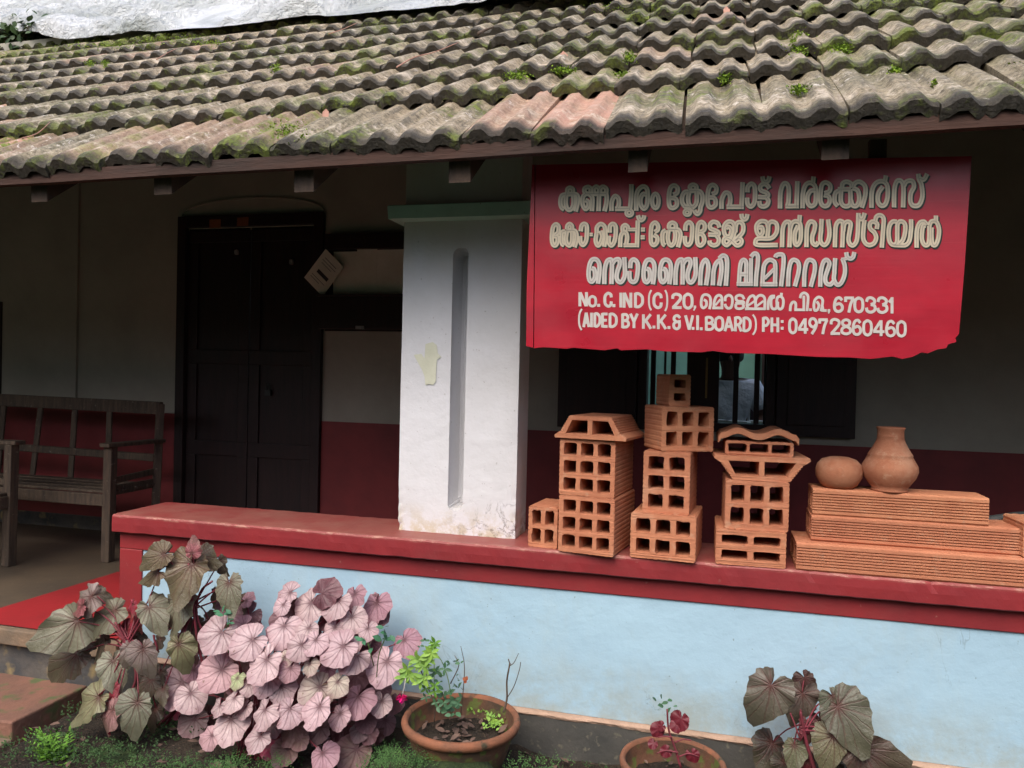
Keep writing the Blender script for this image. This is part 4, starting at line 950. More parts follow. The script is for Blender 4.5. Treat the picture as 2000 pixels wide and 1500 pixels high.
# ================================================================== HOLLOW CLAY BLOCKS
def groove_side(a, b, nrm, n, dep, mg=.0):
    """points from a to b (exclusive) with n shallow combed grooves cut inwards"""
    out = []
    for i in range(n):
        for t, dd in ((.18, 0), (.30, 1), (.55, 1), (.67, 0)):
            f = mg+(1-2*mg)*(i+t)/n; out.append((a[0]+(b[0]-a[0])*f-nrm[0]*dd*dep, a[1]+(b[1]-a[1])*f-nrm[1]*dd*dep))
    return out
def block_mesh(w_, h, d, nx_, nz_, wall, seed=0, gr=(0, 0), outer=None, holes=None, gd=.0013, gm=0):
    """section in x-z, extruded along y (0..d); origin at bottom left front corner"""
    R_ = random.Random(seed)
    if outer is None:
        c = .006
        side, top = gr
        outer = [(c, 0)]
        if top: outer += groove_side((c, 0), (w_-c, 0), (0, -1), top, .0010)
        outer += [(w_-c, 0), (w_, c)]
        if side: outer += groove_side((w_, c), (w_, h-c), (1, 0), side, gd, gm)
        outer += [(w_, h-c), (w_-c, h)]
        if top: outer += groove_side((w_-c, h), (c, h), (0, 1), top, .0010)
        outer += [(c, h), (0, h-c)]
        if side: outer += groove_side((0, h-c), (0, c), (-1, 0), side, gd, gm)
        outer += [(0, c)]
    if holes is None:
        holes = []
        cw = (w_-wall*(nx_+1))/nx_; ch = (h-wall*(nz_+1))/nz_
        for i in range(nx_):
            for j in range(nz_):
                x0 = wall+i*(cw+wall); z0 = wall+j*(ch+wall); c = .005
                hl = []
                base_ = [(x0+c, z0), (x0+cw*.5, z0), (x0+cw-c, z0), (x0+cw, z0+c), (x0+cw, z0+ch*.5), (x0+cw, z0+ch-c), (x0+cw-c, z0+ch), (x0+cw*.5, z0+ch), (x0+c, z0+ch), (x0, z0+ch-c), (x0, z0+ch*.5), (x0, z0+c)]
                for x, z in base_: hl.append((x+R_.uniform(-.0016, .0016), z+R_.uniform(-.0016, .0016)))
                holes.append(hl)
    loops = [[Vector((x, z, 0)) for x, z in outer]]+[[Vector((x, z, 0)) for x, z in hl] for hl in holes]
    tri = tessellate_polygon(loops); flat = [p_ for l_ in loops for p_ in l_]; n0 = len(flat)
    vs = []
    ny_ = 2
    for k in range(ny_):
        for p_ in flat:
            j = R_.uniform(-.0010, .0010)
            vs.append((p_.x, d*k/(ny_-1)+j, p_.y))
    fs = []
    def area(t): a, b, c = [flat[i] for i in t]; return (b.x-a.x)*(c.y-a.y)-(c.x-a.x)*(b.y-a.y)
    for t in tri:
        t = tuple(t)
        if area(t) < 0: t = t[::-1]
        fs.append(t); fs.append(tuple(i+n0 for i in t[::-1]))
    k = 0
    for li, l_ in enumerate(loops):
        m_ = len(l_)
        for i in range(m_):
            a, b = k+i, k+(i+1) % m_
            fs.append((b, a, a+n0, b+n0) if li == 0 else (b, a, a+n0, b+n0))
        k += m_
    me = mesh('block', vs, fs); bm = bmesh.new(); bm.from_mesh(me); bmesh.ops.recalc_face_normals(bm, faces=bm.faces); bm.to_mesh(me); bm.free()
    me.materials.append(M_CLAY); return me
def put_block(name, me, x, y, z, rz, label, cat='clay block', group=None, pivot=(0, 0), tilt=0):
    o = link(name, me); o.location = (x, y, z); o.rotation_euler = (tilt, 0, radians(rz)); tag(o, label, cat, group); return o
D_ = radians
# stack A
q = at(1031, 1061, .035)
put_block('hollow_block', block_mesh(.118, .158, .20, 2, 2, .015, 1, (9, 4)), q.x, .035, LZ, -6, 'small four-hole clay block beside the white pillar', group='hollow clay blocks on the ledge')
q = at(1089, 1079, -.006)
put_block('hollow_block', block_mesh(.217, .215, .29, 3, 3, .0165, 2, (12, 10)), q.x, -.002, LZ, -9, 'lower nine-hole clay block carrying the trapezoid-topped stack', group='hollow clay blocks on the ledge')
q = at(1091, 968, -.006)
put_block('hollow_block', block_mesh(.215, .215, .28, 3, 3, .017, 3, (12, 10)), q.x, -.004, LZ+.215, -8, 'upper nine-hole clay block directly beneath the roof-shaped block', group='hollow clay blocks on the ledge')
def trap(wb, wt, h, wall, seed, inv=False):
    fl = .02   # flange thickness
    o_ = [(0, 0), (wb, 0), (wb+.002, .010), (wb-.012, fl)]
    sl = groove_side((wb-.02, fl+.004), ((wb+wt)/2+.004, h-.004), (.8, .5), 7, .003)
    o_ += sl+[((wb+wt)/2, h)]+[((wb-wt)/2, h)]
    o_ += [(wb-x, z) for x, z in reversed(sl)]+[(.012, fl), (-.002, .010)]
    xi = (wb-wt)/2; m_ = wb/2; g1 = wall*.55
    h1 = [(xi*.55+wall*.7, fl-.002), (m_-g1, fl-.002), (m_-g1, h-wall), (xi+wall*.6, h-wall)]
    h2 = [(wb-x, z) for x, z in reversed(h1)]
    if inv: f = lambda L_: [(x, h-z) for x, z in reversed(L_)]
    else: f = lambda L_: L_
    return block_mesh(wb, h, .27, 0, 0, wall, seed, outer=f(o_), holes=[f(h1), f(h2)])
q = at(1086, 852, -.012)
put_block('trapezoid_block', trap(.275, .16, .085, .016, 5), q.x-.004, -.014, LZ+.430, -10, 'roof-shaped two-hole clay block crowning the left stack')
# stack B
q = at(1230, 1089, -.004)
put_block('hollow_block', block_mesh(.236, .166, .27, 3, 2, .020, 6, (8, 10)), q.x, -.004, LZ, -4, 'wide six-hole clay block at the foot of the tallest stack', group='hollow clay blocks on the ledge')
q = at(1254, 1006, .01)
put_block('hollow_block', block_mesh(.170, .228, .24, 2, 3, .019, 7, (12, 8)), q.x, .012, LZ+.166, -5, 'upright six-hole clay block second from the bottom of the tallest stack', group='hollow clay blocks on the ledge')
q = at(1291, 886, .0)
put_block('hollow_block', block_mesh(.205, .165, .17, 3, 2, .019, 8, (8, 8)), q.x, -.002, LZ+.394, 26, 'turned six-hole clay block third up in the tallest stack', group='hollow clay blocks on the ledge')
q = at(1306, 802, .05)
put_block('hollow_block', block_mesh(.083, .118, .15, 1, 2, .019, 9, (7, 4)), q.x, .04, LZ+.559, 22, 'small two-hole clay block topping the tallest stack', group='hollow clay blocks on the ledge')
# stack C
q = at(1397, 1096, .0)
put_block('hollow_block', block_mesh(.240, .128, .27, 2, 2, .020, 10, (6, 10)), q.x, .0, LZ, 1, 'clay block with four wide slots at the base of the right stack', group='hollow clay blocks on the ledge')
q = at(1415, 1037, .0)
put_block('hollow_block', block_mesh(.217, .178, .25, 3, 2, .019, 11, (9, 10)), q.x, .004, LZ+.128, 2, 'six-hole clay block under the upturned trapezoid block', group='hollow clay blocks on the ledge')
z0 = LZ+.306
q = at(1396, 905, .0)
put_block('trapezoid_block', trap(.325, .195, .085, .016, 12, True), q.x, .0, z0, 4, 'upturned trapezoid two-hole clay block under the pale spacer and roof tile')
z0 += .085
q = at(1416, 898, .02)
put_block('spacer_block', block_mesh(.235, .052, .19, 3, 1, .010, 13, (3, 8)), q.x, .035, z0, 2, 'flat perforated clay spacer between upturned block and roof tile')
z0 += .052
# small ridged sample tile on top
def sample_tile():
    U = 28; vs = []; W, Lt, th = .275, .20, .022
    for s_ in (0, 1):
        for k in range(5):
            for i in range(U+1):
                u = i/U; z = .020*(.5-.5*cos(2*pi*2*u))**1.2-(.014 if (u < .03 or u > .97) else 0)+(.004 if k in (0, 4) else 0)
                vs.append(((u)*W, k/4*Lt, z+(0 if s_ else -th)))
    a = U+1; n0 = 5*a; fs = []
    for k in range(4):
        for i in range(U):
            fs.append((k*a+i, (k+1)*a+i, (k+1)*a+i+1, k*a+i+1)); fs.append((n0+k*a+i, n0+k*a+i+1, n0+(k+1)*a+i+1, n0+(k+1)*a+i))
        for i in (0, U): fs.append((k*a+i, (k+1)*a+i, n0+(k+1)*a+i, n0+k*a+i))
    for k in (0, 4):
        for i in range(U): fs.append((k*a+i, k*a+i+1, n0+k*a+i+1, n0+k*a+i))
    me = mesh('clay_tile', vs, fs, True); bm = bmesh.new(); bm.from_mesh(me); bmesh.ops.recalc_face_normals(bm, faces=bm.faces); bm.to_mesh(me); bm.free()
    me.materials.append(M_CLAY)
    try: me.set_sharp_from_angle(angle=radians(40))
    except Exception: pass
    return me
q = at(1403, 880, .02)
put_block('clay_tile', sample_tile(), q.x, .02, z0+.024, 2, 'wavy clay roof tile lying on top of the right-hand stack', 'roof tile')
# long grooved blocks
def longblock(w_, h, d, seed): return block_mesh(d, h, w_, 2, 1, .016, seed, (7, 6), gd=.0065, gm=.09)
def put_long(x, y, z, w_, h, d, rz, seed, label):
    me = longblock(w_, h, d, seed)
    # section runs along local x; turn so that its length lies along the ledge
    me.transform(Matrix.Translation((0, d, 0)) @ Matrix.Rotation(radians(-90), 4, 'Z'))
    o = link('long_block', me); o.location = (x, y, z); o.rotation_euler.z = radians(rz)
    tag(o, label, 'clay block', 'long grooved clay blocks'); return o
q = at(1555, 1108, .004)
put_long(q.x, .004, LZ, 1.05, .098, .22, 0, 21, 'lowest and longest of the ribbed clay blocks under the pots')
q = at(1584, 1061, .045)
put_long(q.x, .05, LZ+.098, .735, .092, .17, -.5, 22, 'middle ribbed clay block of the three under the pots')
q = at(1586, 1017, .05)
put_long(q.x, .052, LZ+.190, .555, .094, .15, -.8, 23, 'top ribbed clay block carrying the round pot and the vase')
q = at(1992, 1094, .03)
put_block('clay_slab', block_mesh(.2, .12, .16, 2, 1, .018, 24, (6, 6)), q.x+.004, .02, LZ+.098, 3, 'plain clay block at the right edge on the lowest ribbed block')
ZP = LZ+.284
# pots
q = at(1638, 967, .10)
prof = [(0, 0), (.045, 0), (.062, .012), (.078, .040), (.080, .062), (.074, .085), (.058, .102), (.034, .110), (.008, .112), (0, .1121)]
o = MB().lathe(prof, 40, (q.x, .11, ZP)).build('clay_ball_pot', M_CLAY2, smooth=True); tag(o, 'squat closed round clay pot left of the vase', 'pot')
q = at(1736, 972, .10); cx_, cy_ = q.x, .10
prof = [(0, 0), (.058, 0), (.060, .006), (.056, .010), (.066, .022), (.084, .048), (.092, .072), (.090, .090), (.078, .112), (.072, .124), (.0735, .127), (.071, .131), (.058, .152), (.048, .172), (.043, .188), (.0445, .191), (.043, .195), (.043, .214), (.047, .222), (.046, .225), (.041, .222), (.037, .205), (.037, .18), (.060, .13), (.070, .08), (.04, .02), (0, .015)]
o = MB().lathe(prof, 48, (cx_, cy_, ZP)).build('clay_vase', M_CLAY2, smooth=True); tag(o, 'terracotta vase with narrow neck standing on ribbed blocks', 'vase')
q0 = at(1884, 1020, .20); q1 = at(2080, 1004, .26)
o = MB().tube([q0, q0+Vector((.02, 0, .0)), (q0+q1)/2+Vector((0, 0, .004)), q1], .011, 10, .022).build('grey_stick', M_PIPE, smooth=True)
tag(o, 'grey rounded stick lying behind the clay blocks at the right edge', 'stick')

# ================================================================== PERSON in the room
def person():
    root = empty('person', 'seated person in a white shirt seen through the window bars', 'person', (0, 0, 0))
    c = at(1424, 772, 3.1); bx, bz, by = c.x, c.z, 3.1
    sh = bz+.085
    def skin(name, V, E_, R_, mat, lv=2):
        me = bpy.data.meshes.new(name); me.from_pydata([tuple(v) for v in V], E_, []); me.materials.append(mat)
        o = bpy.data.objects.new(name, me); COL.objects.link(o); o.parent = root
        o.modifiers.new('skin', 'SKIN'); lay = me.skin_vertices[0].data
        for i, r_ in enumerate(R_): lay[i].radius = (r_, r_) if not isinstance(r_, tuple) else r_
        lay[0].use_root = True
        sb = o.modifiers.new('sub', 'SUBSURF'); sb.levels = lv; sb.render_levels = lv
        for p_ in me.polygons: p_.use_smooth = True
        return o
    V = [(bx, by+.04, sh-.52), (bx, by+.03, sh-.3), (bx, by, sh-.08), (bx, by-.03, sh+.03), (bx, by-.05, sh+.13), (bx, by-.06, sh+.20), (bx, by-.06, sh+.28),
         (bx-.17, by, sh-.03), (bx-.24, by-.03, sh-.26), (bx-.14, by-.22, sh-.36), (bx-.02, by-.26, sh-.34),
         (bx+.17, by, sh-.03), (bx+.25, by-.03, sh-.26), (bx+.16, by-.22, sh-.36), (bx+.04, by-.28, sh-.35),
         (bx-.1, by-.03, sh-.56), (bx-.13, by-.42, sh-.55), (bx-.12, by-.44, sh-.97), (bx+.1, by-.03, sh-.56), (bx+.13, by-.42, sh-.55), (bx+.12, by-.44, sh-.97)]
    E_ = [(0, 1), (1, 2), (2, 3), (3, 4), (4, 5), (5, 6), (2, 7), (7, 8), (8, 9), (9, 10), (2, 11), (11, 12), (12, 13), (13, 14), (0, 15), (15, 16), (16, 17), (0, 18), (18, 19), (19, 20)]
    R_ = [(.15, .11), (.14, .10), (.15, .10), .055, .07, .09, .07, .065, .048, .036, .03, .065, .048, .036, .03, .085, .07, .045, .085, .07, .045]
    skin('body', V, E_, R_, M_SKIN)
    # shirt: torso and short sleeves, a little larger than the body
    V = [(bx, by+.04, sh-.52), (bx, by+.03, sh-.3), (bx, by, sh-.07), (bx, by-.015, sh+.02), (bx-.175, by, sh-.03), (bx-.235, by-.025, sh-.20), (bx+.175, by, sh-.03), (bx+.245, by-.025, sh-.20)]
    skin('shirt', V, [(0, 1), (1, 2), (2, 3), (2, 4), (4, 5), (2, 6), (6, 7)], [(.175, .135), (.165, .125), (.17, .12), .07, .088, .082, .088, .082], M_SHIRT)
    V = [(bx, by+.035, sh-.54), (bx-.1, by-.03, sh-.56), (bx-.13, by-.42, sh-.55), (bx-.12, by-.44, sh-.95), (bx+.1, by-.03, sh-.56), (bx+.13, by-.42, sh-.55), (bx+.12, by-.44, sh-.95)]
    skin('trousers', V, [(0, 1), (1, 2), (2, 3), (0, 4), (4, 5), (5, 6)], [.14, .11, .09, .06, .11, .09, .06], M_TROUSER)
    hr = MB().lathe([(.0, .115), (.05, .105), (.085, .07), (.098, .02), (.095, -.03), (.08, -.05)], 20, (bx, by-.045, sh+.215)); hr.build('hair', M_HAIR, root, True)
    fc = MB().lathe([(0, -.02), (.013, -.012), (.015, 0), (.010, .02), (0, .03)], 8, (bx, by-.155, sh+.18)); fc.build('nose', M_SKIN, root, True)
    return bx, by, sh
bx, by, sh = person()
dk = MB().box((bx-.55, by-.62, sh-.30), (bx+.6, by-.14, sh-.265)).box((bx-.53, by-.6, FL), (bx-.48, by-.55, sh-.30)).box((bx+.53, by-.6, FL), (bx+.58, by-.55, sh-.30)).box((bx-.53, by-.2, FL), (bx-.48, by-.15, sh-.30)).box((bx+.53, by-.2, FL), (bx+.58, by-.15, sh-.30))
o = dk.build('desk', M_WOODD); tag(o, 'dark desk in front of the seated person in the room', 'desk')
o = MB().box((bx-.2, by+.18, sh-.62), (bx+.2, by+.22, sh-.1)).box((bx-.22, by-.22, sh-.66), (bx+.22, by+.2, sh-.62)).box((bx-.2, by+.16, FL), (bx-.16, by+.2, sh-.66)).box((bx+.16, by+.16, FL), (bx+.2, by+.2, sh-.66)).box((bx-.2, by-.2, FL), (bx-.16, by-.16, sh-.66)).box((bx+.16, by-.2, FL), (bx+.2, by-.16, sh-.66)).build('desk_chair', M_WOODD)
tag(o, 'dark chair under the seated person in the room', 'chair')

for k, (dx, dy, rz) in enumerate(((-.10, -.35, .2), (.06, -.42, -.3), (.2, -.3, .1))):
    o = MB().box((-.07, -.05, 0), (.07, .05, .012)).build('book', M_PAPER); o.location = (bx+dx, by+dy, sh-.264+.0001*k); o.rotation_euler.z = rz
    tag(o, ('left', 'middle', 'right')[k]+' pale book lying on the dark desk in the room', 'book')
# ================================================================== PLANTS
def leaf_mesh(kind_, seed):
    R_ = random.Random(seed); NA, NR = 40, 4; vs = [(0, 0, 0)]; uvs = [(.5, .5)]
    asym = R_.uniform(.08, .2)*R_.choice((-1, 1)); ph = R_.uniform(0, 6)
    droop = R_.uniform(.10, .55); cup = R_.uniform(-.12, .30); wv = R_.uniform(.02, .065)
    for j in range(1, NR+1):
        f = j/NR
        for i in range(NA):
            t = -pi+2*pi*(i+.5)/NA
            if kind_ == 'round':
                r = .49*(1+.22*cos(t))+asym*.35*sin(t)+.07*exp(-(abs(t)/.22)**1.4)
                r *= 1-.86*exp(-((pi-abs(t))/.22)**2)
                r += .012*sin(17*t+ph)+.01*sin(5*t+ph)
            else:
                r = .40*(1+.20*cos(t))+asym*.45*sin(t)+.48*exp(-(abs(t)/.40)**1.25)
                r *= 1-.86*exp(-((pi-abs(t))/.28)**2)
                r += .028*((i % 3)-1)*.7+.03*abs(sin(4.5*t+ph))
            r *= f
            x, y = r*cos(t), r*sin(t)
            z = -droop*(x*x*.8+y*y*.7)+cup*abs(y)*.5+wv*f*f*sin(6*t+ph)+.011*f*cos(9*t+ph)+R_.uniform(-.10, .16)*f*f*x+.03*f**3*sin(2*t+ph)
            vs.append((x, y, z)); uvs.append((.5+x*.6, .5+y*.6))
    fs = [(0, 1+i, 1+(i+1) % NA) for i in range(NA) if i != NA-1]
    for j in range(NR-1):
        for i in range(NA-1):
            a = 1+j*NA; fs.append((a+i, a+NA+i, a+NA+i+1, a+i+1))
    return mesh('leaf', vs, fs, True, uvs)
LR = [leaf_mesh('round', i) for i in range(12)]
for m in LR: m.materials.append(M_PINK)
LP = [leaf_mesh('pointed', i+20) for i in range(10)]
for m in LP: m.materials.append(M_OLIVE)
def place_leaf(parent, me, pos, size, tipdir, face, tint, roll=0, name='leaf'):
    """pos = petiole joint, tipdir = world vector to the tip, face = normal"""
    X_ = tipdir.normalized(); Z_ = (face-X_*face.dot(X_)).normalized(); Y_ = Z_.cross(X_)
    o = link(name, me, None, parent)
    o.matrix_basis = Matrix(((X_.x*size, Y_.x*size, Z_.x*size, pos.x), (X_.y*size, Y_.y*size, Z_.y*size, pos.y), (X_.z*size, Y_.z*size, Z_.z*size, pos.z), (0, 0, 0, 1)))
    o.color = (*tint, 1); return o
def img_leaf(parent, lib, px, py, wpx, ang, Y, tint, up=.55, jx=.48):
    dep = (at(px, py, Y)-CAM).dot(_F); sz = wpx/FOC*dep
    a = radians(ang); tip2 = _R*cos(a)-_U*sin(a)
    N = (Vector((rnd(-jx, jx), -1, up+rnd(-.2, .3)))).normalized()
    T_ = tip2-N*tip2.dot(N)
    c = at(px, py, Y)
    T_.normalize()
    pos = c-T_*sz*.20
    return place_leaf(parent, random.choice(lib), pos, sz, T_, N, tint), pos
def stem(parent, pts, r, mat, r1=None, name='stem'): return MB().tube(curve_pts(pts, 5), r, 6, r1).build(name, mat, parent, True)

# --- pink begonia bush
bush = wempty('begonia_plant', 'bushy silver-pink begonia with round leaves in front of the blue wall', 'plant', (-1.62, -.35, -.36))
PK = [(410,660,200,100),(600,700,200,150),(830,620,185,110),(1000,470,205,100),(860,370,160,160),(830,460,115,100),(1130,360,170,-20,'d'),(1180,450,170,110),(1310,400,145,80,'m'),(1440,470,190,80,'m'),(1300,550,150,90),(1170,615,135,90),(1390,620,110,80),(1640,700,190,80,'m'),(1500,860,210,100),(1190,740,200,140),(1290,800,180,140),(1040,700,165,120),(930,720,140,130),(1010,850,115,70,'c'),(700,840,220,130),(850,800,105,100,'c'),(880,880,130,110,'p'),(400,900,200,110,'p'),(160,1000,220,110),(260,1050,170,80),(535,940,105,90,'l'),(620,980,110,80),(500,1070,150,120),(730,940,180,100),(831,1010,160,95),(1040,1000,180,150,'c'),(1180,970,150,110,'c'),(1310,1080,205,100,'m'),(1480,1100,130,90),(1570,1090,105,80,'d2'),(700,1160,190,90),(860,1150,190,120),(1060,1150,205,110),(1210,1180,150,80),(250,1220,190,90,'g'),(490,1240,200,95),(350,1300,130,140,'p'),(670,1330,170,90),(890,1270,160,110,'b'),(1070,1270,170,80,'g'),(850,1410,160,90,'b'),(1110,1440,160,70,'m'),(1290,1420,190,110,'b'),(1390,1290,115,90,'d2'),(1390,1210,115,70,'d2'),(590,1130,110,100),(420,1120,110,80),(1300,930,160,100,'d2'),(1410,800,80,170,'r'),(650,560,110,-50,'r'),(620,410,90,20,'m'),(560,590,125,140,'m'),(970,580,130,60,'d2'),(1000,620,140,100),(1110,560,100,60,'d2'),(760,620,100,110,'m'),(1220,520,110,50,'r'),(250,890,110,100,'m'),(780,1240,120,90,'g'),(960,1330,110,70,'b'),(740,1390,110,100,'r'),(140,1120,110,120,'r'),(1500,1000,110,80,'d2'),(1240,1060,100,100,'d2'),(460,840,110,90,'d2'),(760,870,110,60,'d2'),(980,930,120,90,'d2'),(570,1040,100,90,'d2'),(1130,880,110,90,'m'),(1330,1270,110,80,'g')]
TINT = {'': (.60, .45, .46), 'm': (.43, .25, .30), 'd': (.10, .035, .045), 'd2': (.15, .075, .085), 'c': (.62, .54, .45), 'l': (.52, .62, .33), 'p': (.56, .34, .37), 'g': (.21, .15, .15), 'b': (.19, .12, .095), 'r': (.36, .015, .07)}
hub = Vector((-1.66, -.30, -.30))
for it in PK:
    zx, zy, wd, an = it[:4]; tg = it[4] if len(it) > 4 else ''
    px, py = 300+zx*.3, 1050+zy*.3
    dx = (px-550)/250; dy = (py-1290)/170
    Y = -.40+.20*dx*dx+(.18 if dy < -.3 else 0)*abs(dy)-.05*max(0, dy)
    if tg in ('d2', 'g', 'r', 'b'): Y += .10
    if tg == 'm': Y += .05
    Y = min(Y, -.06)
    t0 = TINT[tg]; k = rnd(.85, 1.12); tint = (t0[0]*k, t0[1]*k*rnd(.95, 1.05), t0[2]*k)
    o, pos = img_leaf(bush, LR, px, py, wd*.3*rnd(1.05, 1.34), an+rnd(-20, 20), Y+rnd(-.03, .03), tint, up=.7)
    if random.random() < .5 or tg in ('m', ''):
        mid = (pos+hub)/2+Vector((rnd(-.03, .03), .04, .03))
        stem(bush, [hub+Vector((rnd(-.06, .06), rnd(-.03, .03), -.12)), mid, pos+Vector((0, .006, -.004))], .0035, M_STEMR, .0022)
# inner filler leaves, shade put into their darker tints
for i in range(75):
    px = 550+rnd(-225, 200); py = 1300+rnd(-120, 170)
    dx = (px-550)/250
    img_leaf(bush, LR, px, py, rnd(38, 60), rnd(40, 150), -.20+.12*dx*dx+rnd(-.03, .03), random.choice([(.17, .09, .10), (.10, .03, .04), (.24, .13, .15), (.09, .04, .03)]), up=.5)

# --- tall bronze begonia at the left
beg = wempty('begonia_plant', 'tall bronze begonia with pointed leaves in front of the red post', 'plant', (-2.2, -.26, -.36))
OL = [(1250,75,110,-90,'pr'),(1030,130,180,150,'o'),(1000,235,215,175,'o'),(1225,235,290,100,'o'),(1320,140,190,20,'d'),(1430,175,110,50,'d'),(1490,340,215,75,'g'),(1400,370,110,80,'d'),(1580,440,130,100,'d'),(1150,460,230,95,'g'),(560,400,230,165,'m'),(430,580,320,150,'g'),(700,510,240,140,'g'),(990,490,210,60,'g'),(660,680,180,110,'d'),(450,790,300,150,'d'),(740,850,210,80,'s'),(940,770,200,75,'m'),(1170,740,200,80,'y'),(960,960,170,110,'d'),(600,1080,250,135,'y'),(710,1160,210,125,'p'),(885,1130,235,95,'s'),(1000,1150,140,90,'d'),(1380,545,130,20,'d'),(1260,580,120,90,'d'),(860,460,100,80,'r'),(820,620,150,100,'r'),(900,540,110,60,'r'),(1030,680,110,120,'d'),(740,580,110,170,'r'),(1040,900,120,90,'d'),(560,700,120,140,'d'),(830,740,130,100,'m'),(900,650,110,30,'d'),(1080,560,110,170,'d'),(520,450,130,170,'pr'),(740,1010,130,60,'r'),(1240,660,110,70,'d'),(1060,1010,110,70,'d'),(640,380,120,20,'d')]
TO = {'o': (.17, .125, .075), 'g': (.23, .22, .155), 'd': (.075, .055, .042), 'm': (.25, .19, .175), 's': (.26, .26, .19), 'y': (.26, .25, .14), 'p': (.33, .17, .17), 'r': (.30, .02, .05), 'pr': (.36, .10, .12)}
hubs = [Vector((-2.13, -.22, -.36)), Vector((-2.30, -.30, -.36))]
for i_, (zx, zy, wd, an, tg) in enumerate(OL):
    px, py = zx*.3, 1050+zy*.3
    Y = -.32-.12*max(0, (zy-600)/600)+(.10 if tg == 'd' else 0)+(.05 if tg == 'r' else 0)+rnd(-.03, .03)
    k = rnd(.85, 1.15); t0 = TO[tg]
    o, pos = img_leaf(beg, LP, px, py, wd*.3*1.12, an, Y, tuple(v*k for v in t0), up=.35)
    hb = hubs[0] if zx > 1000 else hubs[1]
    jn = {0: at(375, 1190, -.28), 1: at(250, 1260, -.33)}[0 if zx > 1000 else 1]
    stem(beg, [jn+Vector((rnd(-.02, .02), 0, rnd(-.03, .03))), (jn+pos)/2+Vector((0, .02, .015)), pos+Vector((0, .005, -.003))], .0035, M_STEMR, .0024)
stem(beg, [hubs[0], at(392, 1330, -.27), at(385, 1250, -.28), at(372, 1140, -.3), at(368, 1100, -.3)], .0065, M_STEMR, .0035)
stem(beg, [hubs[0]+Vector((.03, 0, 0)), at(402, 1290, -.25), at(384, 1200, -.27), at(392, 1155, -.28), at(415, 1135, -.29)], .0055, M_STEMR, .004)
stem(beg, [hubs[1], at(265, 1330, -.33), at(245, 1255, -.33), at(225, 1215, -.34)], .006, M_STEMR, .005)
stem(beg, [hubs[1], at(300, 1290, -.3), at(300, 1240, -.3)], .005, M_STEMR, .004)

# --- right begonia
rb = wempty('begonia_plant', 'small bronze begonia with pointed leaves at the lower right by the wall', 'plant', (.42, -.2, -.37))
RB = [(740,265,235,120,'g'),(910,300,175,105,'m'),(940,205,110,60,'db'),(1080,300,130,60,'g'),(1120,380,250,62,'g'),(945,430,105,95,'pr'),(1010,400,95,70,'db'),(760,540,165,110,'d'),(875,545,125,95,'y'),(1060,510,180,105,'y'),(1260,550,225,15,'mg'),(1140,530,110,80,'d'),(1020,470,100,60,'d'),(820,620,110,110,'d'),(1180,610,120,80,'d'),(940,620,90,90,'r')]
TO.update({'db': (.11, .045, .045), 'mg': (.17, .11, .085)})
jn = at(1563, 1425, -.2)
for zx, zy, wd, an, tg in RB:
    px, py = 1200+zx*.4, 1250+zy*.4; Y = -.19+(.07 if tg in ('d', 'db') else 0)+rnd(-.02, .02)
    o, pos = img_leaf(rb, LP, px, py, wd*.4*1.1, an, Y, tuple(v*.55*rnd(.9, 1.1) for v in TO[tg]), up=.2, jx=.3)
    stem(rb, [jn+Vector((0, 0, rnd(-.04, .02))), (jn+pos)/2+Vector((0, .02, .01)), pos+Vector((0, .004, -.003))], .003, M_STEMR, .002)
stem(rb, [at(1600, 1540, -.18), at(1590, 1500, -.18), at(1575, 1450, -.19), at(1565, 1400, -.2), at(1564, 1390, -.2)], .008, M_STEMR, .004)
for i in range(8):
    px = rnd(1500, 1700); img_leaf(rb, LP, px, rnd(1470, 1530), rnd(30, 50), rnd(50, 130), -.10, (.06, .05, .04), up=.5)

# --- generic small leaves
def small_leaf(parent, pos, d, n_, size, mat, name='leaf', wid=.42, store=None):
    d = d.normalized(); n_ = (n_-d*n_.dot(d)).normalized(); s_ = d.cross(n_)
    pts = [(0, 0, 0), (.3, wid*.42, .03), (.6, wid*.42, .02), (1, 0, -.08), (.6, -wid*.42, .02), (.3, -wid*.42, .03), (.35, 0, -.02), (.7, 0, -.03)]
    v = [pos+d*a*size+s_*b*size+n_*c*size for a, b, c in pts]
    f = [(0, 1, 6), (0, 6, 5), (1, 2, 7, 6), (6, 7, 4, 5), (2, 3, 7), (7, 3, 4)]
    if store is not None: store.add(v, f); return
    mb = MB(); mb.add(v, f); return mb.build(name, mat, parent, True)
def rv(s_=1): return Vector((rnd(-s_, s_), rnd(-s_, s_), rnd(-s_, s_)))
def palmate(parent, c, size, mat, n=6):
    mb = MB()
    a0 = rnd(0, 6)
    for i in range(n):
        a = a0+2*pi*i/n
        d = _R*cos(a)+_U*sin(a)*.8+Vector((0, -.2, -.15))
        small_leaf(None, c, d, Vector((0, -1, .5)), size*rnd(.75, 1), mat, wid=.45, store=mb)
    mb.build('leaf', mat, parent, True)
def sprig(parent, c, mat, n, size, spread):
    for i in range(n):
        d = Vector((rnd(-1, 1), rnd(-1, .2), rnd(-.1, .9))); small_leaf(parent, c+rv(spread), d, Vector((rnd(-.3, .3), -.6, .8)), size*rnd(.7, 1.1), mat, wid=rnd(.5, .7))
